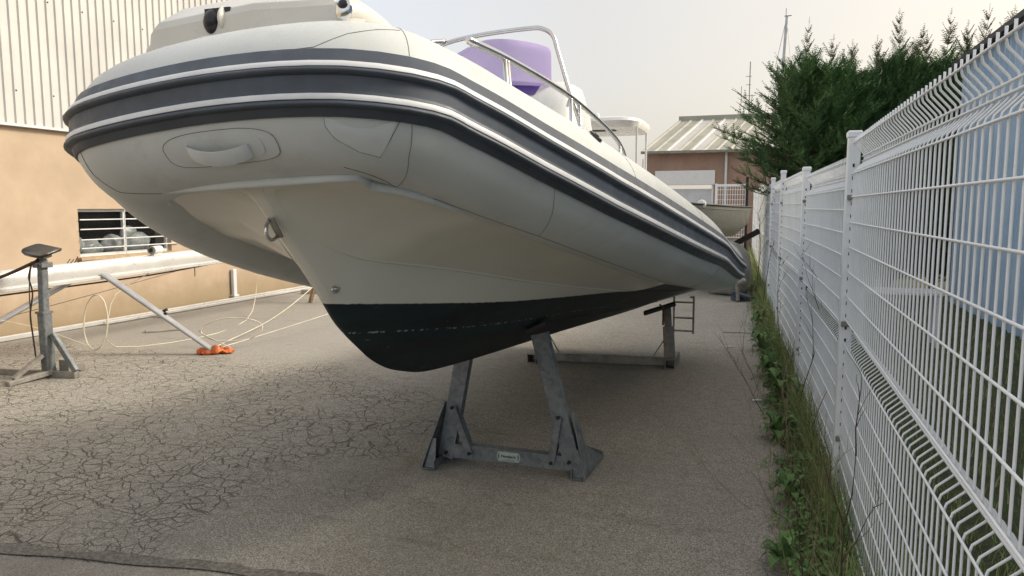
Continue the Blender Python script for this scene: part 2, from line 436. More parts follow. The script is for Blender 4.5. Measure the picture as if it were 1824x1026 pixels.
# ================================================================== LEFT BUILDING
WX = -8.66
bl = thing('workshop_building', (WX - 3, 10, 0), 'workshop with tan rendered base and pale ribbed metal cladding above', 'building')
wy0, wy1, wz0, wz1 = 7.50, 9.12, .93, 1.575
m = MB(); Z1 = 2.575
ys = [-8, wy0, wy1, 13.3]; zs = [-.02, wz0, wz1, Z1]
for i in range(3):
    for j in range(3):
        if i == 1 and j == 1: continue
        m.add([(WX, ys[i], zs[j]), (WX, ys[i + 1], zs[j]), (WX, ys[i + 1], zs[j + 1]), (WX, ys[i], zs[j + 1])], [(0, 1, 2, 3)])
D = .16
m.add([(WX, wy0, wz0), (WX, wy1, wz0), (WX - D, wy1, wz0), (WX - D, wy0, wz0)], [(0, 1, 2, 3)])
m.add([(WX, wy0, wz1), (WX, wy1, wz1), (WX - D, wy1, wz1), (WX - D, wy0, wz1)], [(0, 1, 2, 3)])
for y in (wy0, wy1): m.add([(WX, y, wz0), (WX, y, wz1), (WX - D, y, wz1), (WX - D, y, wz0)], [(0, 1, 2, 3)])
m.add([(WX, 13.3, -.02), (WX - 12, 13.3, -.02), (WX - 12, 13.3, Z1), (WX, 13.3, Z1)], [(0, 1, 2, 3)])
m.build('rendered_wall', M['wall'], bl)
# ribbed cladding
m = MB(); rows = [[], []]; y = -8.0; p = .125
while y < 13.2:
    for dy, dx in ((0, 0), (.055, 0), (.066, .022), (.102, .022), (.113, 0)):
        for r, z in zip(rows, (Z1 + .03, 6.2)): r.append((WX + .035 + dx, y + dy, z))
    y += p
m.grid(rows); m.add([(WX + .035, 13.3, Z1 + .03), (WX - 12, 13.3, Z1 + .03), (WX - 12, 13.3, 6.2), (WX - 6, 13.3, 7.5), (WX + .035, 13.3, 6.2)], [(0, 1, 2, 3, 4)])
m.build('metal_cladding', M['clad'], bl)
m = MB(); m.box((WX + .03, 2.65, Z1 + .012), (.10, 21.3, .03)); m.build('flashing', M['whitepaint'], bl)
for k in range(12):
    yy = 6.625 + k * .5 + .084
    for z in (3.0, 4.15): m = MB(); m.ball((WX + .060, yy, z), .010, 6, 4); m.build('cladding_screw', M['bolt'], bl)
# roof with gutter
m = MB(); m.prism([(WX + .42, -8, 6.12), (WX + .42, -8, 6.20), (WX - 6, -8, 7.6), (WX - 12.4, -8, 6.2), (WX - 12.4, -8, 6.1), (WX - 6, -8, 7.5)], (0, 21.5, 0))
m.build('roof', M['clad'], bl)
m = MB(); m.grid([[(WX + .42 + .075 + .075 * cos(t), y_, 6.13 + .075 * sin(t)) for t in [pi + pi * k / 8 for k in range(9)]] for y_ in (-8, 13.5)]); m.build('gutter', M['whitepaint'], bl)
# window
wn = MB(); fy = WX - .09
for z in (wz0 + .02, wz1 - .02): wn.box((fy, (wy0 + wy1) / 2, z), (.05, wy1 - wy0, .04))
for y in (wy0 + .02, (wy0 + wy1) / 2, wy1 - .02): wn.box((fy, y, (wz0 + wz1) / 2), (.046, .035, wz1 - wz0 - .08))
wo = wn.build('window', M['whitepaint'], bl)
m = MB(); m.add([(fy - .01, wy0, wz0), (fy - .01, wy1, wz0), (fy - .01, wy1, wz1), (fy - .01, wy0, wz1)], [(0, 1, 2, 3)]); m.build('pane', M['glass'], wo)
m = MB(); m.box((WX + .02, (wy0 + wy1) / 2, wz0 - .022), (.12, wy1 - wy0 + .1, .04)); m.build('sill', M['sill'], wo)
m = MB()
for z in (1.045, 1.16, 1.30, 1.43): m.tube([(WX + .03, wy0 - .0, z), (WX + .03, wy1 + .12, z)], .0085, 8)
m.tube([(WX + .045, 8.22, wz0 - .02), (WX + .045, 8.22, wz1)], .006, 8)
m.build('window_bars', M['whitepaint'], wo)
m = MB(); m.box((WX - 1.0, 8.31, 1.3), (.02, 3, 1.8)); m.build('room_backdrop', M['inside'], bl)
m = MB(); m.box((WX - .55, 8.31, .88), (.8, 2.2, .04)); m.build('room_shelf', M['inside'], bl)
# plastic bags behind the pane
for k, (y, z, r, sx) in enumerate(((7.62, 1.08, .20, 1.), (7.95, 1.02, .16, 1.25), (8.35, 1.07, .17, 1.3), (8.75, 1.06, .21, 1.15), (8.62, 1.24, .12, 1.1))):
    m = MB(); m.ball((WX - .33, y, z), r, 22, 14, (.7, sx, .78))
    m.v = [tuple(V(p) + V((.5, 1, 1)) * .035 * mnoise.noise(V(p) * 9)) for p in m.v]
    o = m.build('plastic_bag', M['bag'], None, True)
    tag(o, ['clear plastic bag slumped at the left end of the barred window', 'low clear plastic bag second from the left inside the barred window', 'clear plastic bag in the middle of the barred window',
            'large clear plastic bag at the right end of the barred window', 'small clear plastic bag resting on top of the others inside the barred window'][k], 'plastic bag', 'clear plastic bags behind the barred window')
    recenter(o, (WX - .33, y, z - r * .78))
# white upright on the wall
m = MB(); m.box((WX + .045, 10.45, .31), (.06, .085, .46), bev=.006); m.box((WX + .05, 10.45, .085), (.09, .12, .03))
tag(recenter(m.build('wall_post', M['whitepaint']), (WX + .05, 10.45, 0)), 'short white post standing against the foot of the tan wall', 'post')
# long aluminium sections lying at the foot of the wall
for k, (x0, y0_, x1, y1_, r, lb) in enumerate(((-8.56, 3.0, -8.50, 15.5, .030, 'long white aluminium section lying hard against the foot of the tan wall'),
                                             (-8.43, 7.6, -8.30, 13.5, .022, 'thinner white aluminium section lying just in front of the longer one by the wall'))):
    m = MB(); m.beam((x0, y0_, .035), (x1, y1_, .035), r * 2, r * 2.0, bev=.008)
    tag(recenter(m.build('aluminium_section', M['alu']), ((x0 + x1) / 2, (y0_ + y1_) / 2, 0)), lb, 'metal section', 'aluminium sections along the wall')
m = MB(); m.ball((-8.25, 8.45, .05), .06, 10, 7, (1, 1.1, .8)); m.tube([(-8.25, 8.45, .09), (-8.2, 8.5, .12)], .02)
tag(recenter(m.build('pulley_block', M['black'], None, True), (-8.25, 8.45, 0)), 'small black block lying beside the aluminium sections', 'pulley')
for k, (x, y, a, L, lb) in enumerate(((-7.33, 7.5, .9, .42, 'narrow grey board lying on the asphalt behind the spreader'), (-7.95, 11.7, .4, .30, 'dark grey lump of wood on the asphalt near the bow of the boat'))):
    m = MB(); m.box((x, y, .015 + k * .025), (L, .12, .025 + k * .05), Matrix.Rotation(a, 3, 'Z'), bev=.005)
    tag(recenter(m.build('wood_scrap', M['debris']), (x, y, 0)), lb, 'board', 'wood scraps on the ground')

# ================================================================== MAST ON THE GROUND
mt = thing('yacht_mast', (-6.8, 7.5, 0), 'long white aluminium yacht mast laid level above the ground in front of the tan wall', 'mast')
MA, MBp = V((-6.86, 1.0, .80)), V((-6.80, 11.8, 1.06))
def mastpt(y): return MA + (MBp - MA) * ((y - MA.y) / (MBp.y - MA.y))
m = MB(); rows = []
for q in (MA, MBp):
    rows.append([q + V((.055 * cos(t) + (0), 0, .105 * sin(t))) for t in [2 * pi * k / 24 for k in range(24)]])
m.grid(rows, True); m.add(rows[0], [tuple(range(24))]); m.add(rows[1], [tuple(range(24))[::-1]])
m.build('spar', M['alu'], mt, 50)
m = MB(); m.beam(MA + V((.05, 0, -.085)), MBp + V((.05, 0, -.085)), .035, .04, bev=.006); m.build('sail_track', M['alu'], mt)
def spreader(p0, p1, nm, lb):
    m = MB(); p0, p1 = V(p0), V(p1); d = (p1 - p0).normalized(); x = d.cross(V((0, 0, 1))).normalized(); y = d.cross(x)
    rows = []
    for t in (0, 1):
        q = p0 + (p1 - p0) * t; sc = 1 - .25 * t
        rows.append([q + (x * .060 * cos(a_) + y * .032 * sin(a_)) * sc for a_ in [2 * pi * k / 16 for k in range(16)]])
    m.grid(rows, True); m.add(rows[1], [tuple(range(16))[::-1]]); m.add(rows[0], [tuple(range(16))])
    o = m.build(nm, M['alud'], mt, 50, lb)
    f = MB(); q = p0 + (p1 - p0) * .55 + y * -.03; f.box(q, (.05, .03, .02), bev=.004); f.tube([p1 - d * .02, p1 + d * .05], [.03, .018]); f.build('tip_fitting', M['bolt'], o)
    return o
spreader(mastpt(6.15) + V((.05, 0, -.05)), (-5.66, 6.47, .05), 'spreader', 'pale spreader slanting down to the orange wrapping')
spreader(mastpt(6.0) + V((-.02, -.1, -.05)), (-7.35, 4.55, .12), 'spreader', 'spreader slanting down to the left behind the jack stand')
# masthead lamp
lampc = mastpt(6.9) + V((.02, 0, .155))
m = MB(); m.tube([lampc + V((-.02, .10, -.0)), lampc + V((.03, -.07, .0))], .048, 16); m.box(lampc + V((0, .02, -.055)), (.05, .12, .03)); lo = m.build('lamp_housing', M['gelwhite'], mt, 40)
m = MB(); m.tube([lampc + V((.028, -.066, 0)), lampc + V((.036, -.088, 0))], [.046, .046], 16); m.build('lamp_rim', M['galvalt'], lo, 40)
m = MB(); m.tube([lampc + V((.03, -.08, 0)), lampc + V((.038, -.092, 0))], [.026, .026], 12); m.build('lamp_lens', M['black'], lo, 40)
m = MB()
for dy in (0, .04, .09, .13): m.tube([mastpt(5.75 + dy) + V((0, 0, .10)), mastpt(5.75 + dy) + V((.02, .03, .15 + .02 * sin(dy * 90)))], .004, 5)
m.build('rivets', M['bolt'], mt)
for yy, lb in ((2.0, 'timber trestle carrying the foot of the mast'), (10.8, 'timber trestle carrying the head of the mast')):
    q = mastpt(yy); t = thing('trestle', (q.x, yy, 0), lb, 'trestle', 'trestles under the mast')
    m = MB(); m.box((q.x, yy, q.z - .145), (.7, .09, .07), bev=.005); m.build('beam', M['timber'], t)
    for sx in (-1, 1):
        for sy in (-1, 1):
            m = MB(); m.beam((q.x + sx * .28, yy, q.z - .17), (q.x + sx * .36, yy + sy * .25, 0), .06, .04); m.build('leg', M['timber'], t)
# orange wrapping at the spreader tip
m = MB(); random.seed(3)
for (cx, cy, w_, h_, zz, a0) in ((-5.68, 6.48, .13, .06, .035, .2), (-5.57, 6.56, .10, .045, .03, .9), (-5.77, 6.44, .07, .035, .025, .1)):
    m.ball((cx, cy, zz), 1, 22, 12, (w_, .06, h_ * .75), Matrix.Rotation(a0, 3, 'Z'))
m.v = [(p[0] + .05 * mnoise.noise(V(p) * 14), p[1] + .05 * mnoise.noise(V(p) * 14 + V((7, 0, 0))), max(.004, p[2] + .06 * mnoise.noise(V(p) * 17 + V((0, 5, 0))))) for p in m.v]
tag(recenter(m.build('plastic_wrapping', M['orange'], None, True), (-5.68, 6.5, 0)), 'crumpled bright orange plastic wrapped round the spreader tip on the asphalt', 'plastic wrapping')
# cables
def cable(name, pts, r, mat, label, cat='cable', n=8, group=None):
    m = MB(); P = cr(pts, n) if len(pts) > 2 else pts; m.tube(P, r, 6)
    return tag(recenter(m.build(name, mat, None, True), (pts[0][0], pts[0][1], 0)), label, cat, group)
def coil(c, rx, rz, turns, ax, tilt, wob=.02):
    P = []
    for k in range(int(turns * 18) + 1):
        t = 2 * pi * k / 18; f = 1 + wob * sin(k * .37)
        P.append(V(c) + V(ax) * rx * f * cos(t) + V(tilt) * rz * f * sin(t) + V((0, 1, 0)) * .006 * sin(k * 1.3))
    return P
G1 = 'rigging cables of the mast'
P = [mastpt(6.85) + V((.03, 0, -.09)), V((-6.95, 6.45, .62))] + coil((-7.0, 6.2, .32), .14, .31, 3, (.95, .25, 0), (.12, 0, 1)) + [V((-6.9, 6.35, .03)), V((-6.5, 7.2, .012)), V((-6.9, 8.6, .012)), V((-7.5, 9.6, .3)), V((-7.9, 10.2, .75))]
cable('rigging_wire', P, .0055, M['rope'], 'pale wire looped into an upright coil under the mast and trailing over the asphalt', n=3, group=G1)
P = coil((-5.75, 6.9, .20), .36, .17, 1.6, (.96, .26, 0), (.1, .4, .75)) + [V((-5.55, 6.65, .04))]
cable('rigging_wire', P, .0065, M['rope'], 'stiff pale wire in a wide open loop round the low spreader by the orange wrapping', n=3, group=G1)
cable('rigging_wire', [(-5.7, 6.5, .05), (-6.3, 8.6, .15), (-7.2, 11.6, .62)], .006, M['rope'], 'pale stay running up from the orange wrapping towards the foot of the tan wall', group=G1)
cable('rigging_wire', [(-5.65, 6.5, .05), (-5.2, 8.0, .25), (-4.5, 10.5, .62)], .006, M['rope'], 'pale stay running from the orange wrapping to behind the bow of the boat', group=G1)
cable('rigging_wire', [(-7.2, 3.8, .70), (-7.0, 5.4, .75), (-6.95, 7.2, .80), (-7.1, 9.2, .92), (-7.3, 10.6, 1.08)], .010, M['dark'], 'dark stay stretched under the mast parallel to it', group=G1)
cable('rigging_wire', [(-7.6, 3.8, .25), (-7.7, 6.0, .45), (-7.7, 8.2, .72), (-7.6, 10.2, 1.02)], .0035, M['dark'], 'thin dark wire rising to the right in front of the tan wall', group=G1)
cable('rigging_wire', [(-7.3, 4.2, .78), (-7.0, 5.3, .45), (-6.85, 6.0, .10)], .003, M['rope'], 'thin pale wire slanting down behind the jack stand', group=G1)
m = MB(); c = V((-7.02, 7.75, .83)); m.tube([c + V((0, -.10, 0)), c + V((0, .10, 0))], .018, 8); m.tube([c + V((0, .02, 0)), c + V((0, .02, -.13))], .007, 6)
tag(recenter(m.build('rigging_screw', M['galvalt']), c), 'metal turnbuckle in the dark stay under the mast', 'turnbuckle')

# ================================================================== JACK STAND (left)
js = thing('jack_stand', (-6.36, 5.09, 0), 'galvanised single post boat stand with tilted black pad in front of the mast', 'boat stand')
B = V((-6.36, 5.09, 0))
m = MB(); m.beam(B + V((0, 0, .03)), B + V((-.01, 0, .62)), .09, .09, bev=.008); m.box(B + V((-.01, 0, .618)), (.105, .105, .02)); m.build('outer_post', M['galva'], js)
m = MB(); m.beam(B + V((-.01, 0, .62)), B + V((.01, 0, 1.12)), .066, .066, bev=.006)
m.box(B + V((.012, 0, 1.065)), (.12, .12, .05), bev=.005); m.build('inner_post', M['galva'], js)
for dx in (-.055, .06):
    m = MB(); m.tube([B + V((dx, -.062, 1.066)), B + V((dx, -.085, 1.066))], .013, 8); m.build('clamp_bolt', M['bolt'], js)
R_ = Matrix.Rotation(radians(8), 3, 'Y') @ Matrix.Rotation(radians(16), 3, 'X')
def padmesh(c, w_, d_, th, R_, n=28, dish=.02):
    m = MB(); rows = []
    for zz, k in ((-th, .93), (-th * .3, 1.), (0, .97)):
        rows.append([c + R_ @ V((w_ * k * (abs(cos(t)) ** .45) * (1 if cos(t) >= 0 else -1), d_ * k * (abs(sin(t)) ** .45) * (1 if sin(t) >= 0 else -1), zz + dish * abs(cos(t)) ** 2)) for t in [2 * pi * j / n for j in range(n)]])
    m.grid(rows, True)
    m.add(rows[0], [tuple(range(n))[::-1]])
    cc = c + R_ @ V((0, 0, -.012)); o = len(m.v); m.v += [tuple(p) for p in rows[2]] + [tuple(cc)]; m.f += [(o + k, o + (k + 1) % n, o + n) for k in range(n)]; m.mi += [0] * n
    return m
padmesh(B + V((.015, 0, 1.20)), .155, .12, .028, R_).build('pad', M['black'], js, 40)
m = MB(); m.tube([B + V((.01, 0, 1.11)), B + V((.015, 0, 1.17))], .03, 10); m.box(B + V((.015, -.0, 1.155)), (.17, .06, .02), R_); m.build('pad_bracket', M['galvalt'], js)
m = MB(); m.beam((-7.4, 4.97, .03), (-6.07, 5.14, .03), .06, .06, bev=.004); m.build('base_beam', M['galvalt'], js)
m = MB(); m.beam(B + V((.02, 0, .05)), B + V((-.02, -.40, .02)), .07, .045, bev=.004); m.beam(B + V((-.0, -.06, .22)), B + V((-.03, -.33, .05)), .05, .03); m.build('front_foot', M['galvalt'], js)
m = MB(); m.beam(B + V((.06, .01, .42)), B + V((.29, .04, .07)), .055, .04, (0, 1, 0), bev=.004); m.build('brace', M['galva'], js)
m = MB(); m.beam(B + V((0, .05, .05)), B + V((.06, .32, .04)), .06, .05); m.box(B + V((.13, .06, .11)), (.12, .02, .10)); m.build('rear_foot', M['galvalt'], js)
m = MB(); m.tube([B + V((-.0, -.04, 1.10)), B + V((-.02, 0, 1.12)), B + V((-.03, .05, 1.09))], .022, 8)
P = cr([B + V((0, -.05, 1.10)), (-6.75, 4.9, .93), (-7.4, 4.6, .74)], 8); m.tube(P, .016, 6)
tag(recenter(m.build('lashing_strap', M['brown'], None, True), (-6.36, 5.05, 1.1)), 'brown strap tied round the top of the jack stand and pulled off to the left', 'strap')
cable('hanging_cable', [B + V((-.07, -.05, 1.06)), B + V((-.085, -.07, .95)), B + V((-.065, -.06, .8)), B + V((-.10, -.07, .6)), B + V((-.085, -.07, .4)), B + V((-.05, -.08, .15))], .008, M['brown'], 'brown cable hanging down the post of the jack stand')
cable('hanging_cable', [B + V((-.05, -.06, 1.10)), B + V((-.075, -.08, .85)), B + V((-.095, -.07, .55)), B + V((-.065, -.08, .3))], .005, M['dark'], 'thin black cable hanging beside the brown one on the jack stand')

# ================================================================== RIB
TT = [(8.65,1.113,.834,.144),(8.25,1.087,.874,.249),(7.6,1.03,.958,.28),(6.6,1.024,1.085,.28),(5.6,1.036,1.202,.277),(4.6,1.004,1.327,.272),(3.8,.923,1.469,.264),(3.1,.807,1.615,.255),(2.6,.678,1.742,.247),(2.3,.55,1.845,.244),(2.12,.409,1.90,.242),(2.08,0,1.92,.242)]
TWL = [-16.6, -13.3, -10.2, -8.2, -7.4, -8.0, -9.6, -9.8, -7.0, -2.6, 0, 0]
XC0, YW, ROLL = -1.64, .022, .05      # hull; the tube sits a touch to starboard and rolled
def xc(y): return XC0 + (y - 2) * YW
def B2W(u, y, z): return V((xc(y) + u, y, z + u * ROLL))
NSUB = 6
_full = [(y, u, z, r) for y, u, z, r in TT] + [(y, -u, z, r) for y, u, z, r in TT[-2::-1]]
class V4(tuple): pass
def cr4(P, n):
    P = [list(p) for p in P]; P = [[2 * a_ - b_ for a_, b_ in zip(P[0], P[1])]] + P + [[2 * a_ - b_ for a_, b_ in zip(P[-1], P[-2])]]; o = []
    for i in range(1, len(P) - 2):
        for k in range(n):
            t = k / n; o.append([.5 * (2 * b + (c - a_) * t + (2 * a_ - 5 * b + 4 * c - d) * t * t + (3 * b - a_ - 3 * c + d) * t ** 3) for a_, b, c, d in zip(*P[i - 1:i + 3])])
    o.append(P[-2]); return o
_S = cr4(_full, NSUB)
_C = [V((-1.66 + (s[0] - 2) * YW + s[1], s[0], s[2] + s[1] * .085)) for s in _S]; _R = [s[3] for s in _S]; NS = len(_S)
_O = []; _N = []
for i in range(NS):
    t = (_C[min(i + 1, NS - 1)] - _C[max(i - 1, 0)]).normalized(); o_ = -t.cross(V((0, 0, 1))); o_.normalize(); _O.append(o_); _N.append(-o_.cross(t))
def surf(s, ang, off=0.):
    s = max(0, min(NS - 1.001, s)); i = int(s); t = s - i
    c = _C[i].lerp(_C[i + 1], t); r = _R[i] + (_R[i + 1] - _R[i]) * t
    o_ = _O[i].lerp(_O[i + 1], t).normalized(); n_ = _N[i].lerp(_N[i + 1], t).normalized()
    a_ = radians(ang); return c + (o_ * cos(a_) + n_ * sin(a_)) * (r + off)
rib = thing('inflatable_boat', (-1.6, 4.6, 0), 'large light grey rigid inflatable boat with dark rubbing bands, bow towards the viewer', 'boat')
m = MB(); nA = 56
rows = [[surf(s, 360 * k / nA) for k in range(nA)] for s in [i * .5 for i in range(0, 2 * (NS - 1) + 1)]]
m.grid(rows, True)
for e_, rr in ((0, 0), (-1, 1)):
    c = _C[e_] + ((_C[0] - _C[1]) if e_ == 0 else (_C[-1] - _C[-2])).normalized() * .03
    o = len(m.v); m.v += [tuple(p) for p in rows[e_]] + [tuple(c)]; m.f += [(o + k, o + (k + 1) % nA, o + nA) for k in range(nA)]; m.mi += [0] * nA
tube = m.build('inflatable_tube', M['tube'], rib, True)
# rubbing strake: profile in (angle, thickness)
smp = [i * .5 for i in range(6, 2 * (NS - 1) - 5)]
def band(prof, name, mat, parent):
    m = MB(); rows = []
    for s in smp:
        fade = min(1, (s - 3) / 3 + .3, (NS - 1 - s - 3) / 3 + .3)
        q_ = min(s, 132 - s) / 6; k_ = min(10, int(q_)); tw = TWL[k_] + (TWL[k_ + 1] - TWL[k_]) * (q_ - k_); rows.append([surf(s, a_ + tw, t_ * fade) for a_, t_ in prof])
    m.grid(rows)
    return m.build(name, mat, parent, 60)
def arc(a0, a1, t0, pk, n=7): return [(a0 + (a1 - a0) * k / n, t0 + (pk - t0) * sin(pi * k / n) ** .6) for k in range(n + 1)]
rs = band([(29.0, -.002), (28.9, .006), (28.0, .009), (18.9, .010), (18.5, .014), (18.1, .0145), (14.0, .0165)] + arc(13.8, 9.4, .017, .030)[1:] + [(9.0, .011), (6, .010), (0, .010), (-1.8, .011), (-2.4, .015), (-2.8, .0155), (-6.6, .0175)]
          + arc(-6.8, -11.2, .018, .032)[1:] + [(-11.6, .010), (-12.2, .008), (-17.6, .008), (-18, .006), (-18.1, -.002)], 'rubbing_strake', M['strake'], rib)
band([(18.2, .010), (18.1, .0185), (17.8, .0195), (14.5, .0235), (14.1, .023), (14.0, .012)], 'strake_stripe', M['stripe'], rs)
band([(-2.7, .010), (-2.8, .0185), (-3.1, .0195), (-6.1, .0245), (-6.5, .024), (-6.6, .012)], 'strake_stripe', M['stripe'], rs)
# seams, as thin raised glue lines
def seam(path, r=.0010, n=10, off=.0004, parent=tube, mat=None, name='seam'):
    P = []
    for (s0, a0), (s1, a1) in zip(path, path[1:]):
        P += [surf(s0 + (s1 - s0) * k / n, a0 + (a1 - a0) * k / n, off) for k in range(n)]
    P.append(surf(*path[-1], off)); m = MB(); m.tube(P, r, 5); return m.build(name, mat or M['seam'], parent)
seam([(58.0, 95), (58.0, 25)]); seam([(58.1, -18.5), (58.5, -49)]); seam([(57.6, -19.5), (57.1, -46), (54.9, -95)])
seam([(60.2, -62), (57.6, -80), (54.8, -94), (51.5, -86), (48.2, -84.5), (44.2, -81), (38, -82), (20, -84)], .0012)
seam([(72.7, -18.5), (73.0, -38), (72.9, -61), (70.7, -77)]); seam([(46.6, -24), (45.5, -47), (44.2, -80)], .0008); seam([(40, 95), (40, 20)], .001)
seam([(76, 22), (72, 29.5), (69, 30), (66.9, 28.6), (63.5, 26.5), (61.0, 31), (60.0, 45), (59.1, 54), (58.1, 62)], .0009)
seam([(30, 95), (30, 18)], .001); seam([(92, -25), (92, -90)], .001); seam([(24, -28), (24, -80)], .001)
# laid on patches
def patchm(poly, off, name, mat, parent, n=1):
    cx = sum(p[0] for p in poly) / len(poly); ca = sum(p[1] for p in poly) / len(poly); m = MB(); K = 6; rows = []
    for j in range(K + 1):
        t = j / K; rows.append([surf(cx + (s - cx) * t, ca + (a_ - ca) * t, off) for s, a_ in poly])
    rows.append([surf(s, a_, -.001) for s, a_ in poly])
    m.grid(rows, True); return m.build(name, mat, parent, 60)
def smoothpoly(P, n=5):
    Q = [V((*p, 0)) for p in P]; o = []
    L = len(Q)
    for i in range(L):
        a_, b, c, d = Q[i - 1], Q[i], Q[(i + 1) % L], Q[(i + 2) % L]
        for k in range(n):
            t = k / n; q = .5 * ((2 * b) + (c - a_) * t + (2 * a_ - 5 * b + 4 * c - d) * t * t + (3 * b - a_ - 3 * c + d) * t ** 3); o.append((q.x, q.y))
    return o
dp = [(60.6, -18.5), (60.6, -24), (60.4, -31), (60.0, -38), (59.4, -44.5), (58.5, -48), (58.4, -42), (58.3, -32), (58.2, -18.5)]
patchm(dp, .0022, 'corner_patch', M['patch'], tube); seam([(60.6, -19), (60.6, -25), (60.3, -34), (59.4, -44.5), (58.5, -48)], .0006, off=.002)
el_ = [(65.3 + 2.7 * (abs(cos(t)) ** .6) * (1 if cos(t) > 0 else -1), -37.5 + 14.5 * (abs(sin(t)) ** .6) * (1 if sin(t) > 0 else -1)) for t in [2 * pi * k / 40 for k in range(40)]]
patchm(el_, .0018, 'handle_base_patch', M['tube'], tube)
el2 = [(65.3 + 2.1 * (abs(cos(t)) ** .6) * (1 if cos(t) > 0 else -1), -37.5 + 10.5 * (abs(sin(t)) ** .6) * (1 if sin(t) > 0 else -1)) for t in [2 * pi * k / 40 for k in range(40)]]
patchm(el2, .0042, 'handle_base_patch', M['tube'], tube)
P_ = [surf(65.4 + (s - 65.4) * 1.0, a_, .0022) for s, a_ in el_ + el_[:1]]; m = MB(); m.tube(P_, .0009, 4); m.build('seam', M['seam'], tube)
# moulded grab handle on the bow face
m = MB(); rows = []
for k in range(25):
    t = k / 24; s = 66.7 - 2.9 * t; lift = .006 + .030 * sin(pi * t) ** .55; dr = -36.0 - 3.5 * t - 2.6 * sin(pi * t)
    rows.append([surf(s, dr + 5, lift - .004), surf(s, dr + 5.4, lift + .004), surf(s, dr, lift + .009), surf(s, dr - 5.4, lift + .004), surf(s, dr - 5, lift - .004)])
m.grid(rows, True); m.add(rows[0], [(0, 1, 2, 3, 4)]); m.add(rows[-1], [(4, 3, 2, 1, 0)]); h = m.build('grab_handle', M['patch'], rib, 60)
# valve and small fitting on the port tube
c = surf(42.6, 50, .002); m = MB(); n_ = (surf(42.6, 50, .1) - surf(42.6, 50, 0)).normalized(); m.tube([c, c + n_ * .008], [.035, .030], 16); m.tube([c + n_ * .008, c + n_ * .012], .012, 8); m.build('inflation_valve', M['black'], rib, 40)

# ---- hull
HS = [ # y, keel z, (rail u,z), (chine u,z), (mid u,z), (top u,z)
 (2.075, 1.672, (.10, 1.674), (.22, 1.675), (.33, 1.676), (0.4, 1.677)),
 (2.11, 1.655, (.03, 1.657), (.09, 1.661), (.22, 1.666), (0.42, 1.664)),
 (2.16, 1.605, (.022, 1.608), (.05, 1.625), (.20, 1.650), (0.415, 1.645)),
 (2.24, 1.515, (.022, 1.520), (.055, 1.55), (.24, 1.625), (0.49, 1.622)),
 (2.365, 1.385, (.024, 1.392), (.085, 1.46), (.30, 1.575), (0.57, 1.582)),
 (2.502, 1.222, (.024, 1.240), (.13, 1.40), (.35, 1.52), (0.61, 1.55)),
 (2.60, 1.112, (.030, 1.135), (.17, 1.375), (.40, 1.48), (0.64, 1.525)),
 (2.71, 1.018, (.045, 1.06), (.21, 1.355), (.43, 1.455), (0.66, 1.502)),
 (2.83, .933, (.075, 1.02), (.25, 1.335), (.46, 1.425), (0.68, 1.476)),
 (2.976, .863, (.12, 1.005), (.295, 1.31), (.49, 1.39), (0.71, 1.442)),
 (3.136, .815, (.155, .98), (.345, 1.28), (.53, 1.355), (0.74, 1.408)),
 (3.312, .775, (.19, .955), (.395, 1.245), (.57, 1.315), (0.77, 1.37)),
 (3.6, .742, (.24, .93), (.48, 1.19), (.63, 1.25), (0.82, 1.303)),
 (4.2, .695, (.31, .885), (.60, 1.095), (.74, 1.14), (0.87, 1.19)),
 (5.0, .64, (.36, .815), (.70, .99), (.81, 1.025), (0.925, 1.07)),
 (6.0, .57, (.39, .725), (.77, .885), (.86, .915), (0.94, 0.95)),
 (7.0, .495, (.40, .64), (.80, .785), (.88, .81), (0.94, 0.845)),
 (8.2, .405, (.40, .54), (.80, .68), (.88, .70), (0.95, 0.74))]
def hullrow(st, sg):
    y, zk, r_, c_, md, tp = st
    w1 = min(.018, r_[0] * .35) * min(1, max(.03, (y - 2.75) / .5)); w2 = min(.022, c_[0] * .25) * min(1, max(.02, (y - 2.33) / .22))
    pts = [(0, zk), (r_[0] * .5, zk + (r_[1] - zk) * .5 - .004), (r_[0], r_[1]), (r_[0] + w1, r_[1] - .001), (r_[0] + w1 + .003, r_[1] + .002 + .008 * min(1, max(0, (y - 2.75) / .5)))]
    a0 = pts[-1]; pts += [(a0[0] + (c_[0] - a0[0]) * .5, a0[1] + (c_[1] - a0[1]) * .5 - .006 * (c_[0] > .2)), c_, (c_[0] + w2, c_[1] - .001), (c_[0] + w2 + .003, c_[1] + .001 + .007 * min(1, max(0, (y - 2.33) / .22)))]
    tu, tz = tp
    pts += [(max(md[0], pts[-1][0] + .004), md[1]), (tu, tz), (tu + .01, tz + .05), (tu + .012, tz + .12)]
    return [B2W(sg * u, y, z) for u, z in pts]
def lerpst(a_, b, t):
    f = lambda p, q: p + (q - p) * t
    return (f(a_[0], b[0]), f(a_[1], b[1])) + tuple((f(a_[k][0], b[k][0]), f(a_[k][1], b[k][1])) for k in range(2, 6))
# Catmull-Rom along the length, so that the stem and forefoot curve smoothly
flat = [[s[0], s[1]] + [q for k in range(2, 6) for q in s[k]] for s in HS]
dense = [[f[0], f[1]] + [(f[2 + 2 * k], f[3 + 2 * k]) for k in range(4)] for f in cr4(flat, 5)]
hull = MB()
for sg in (1, -1):
    hull.grid([hullrow(st, sg) for st in dense], False, 0, sg < 0)
tr_p = hullrow(dense[-1], 1); tr_s = hullrow(dense[-1], -1)
hull.add(tr_p + tr_s[::-1][:-1], [tuple(range(len(tr_p) * 2 - 1))])
HW = None
class _hm: pass
_wl = WL
WL = _wl - .0 + .1 * (-4.6)      # object space: origin sits at y = 4.6
M['hull'] = hullmat()
hull.build('hull', M['hull'], rib, 32)
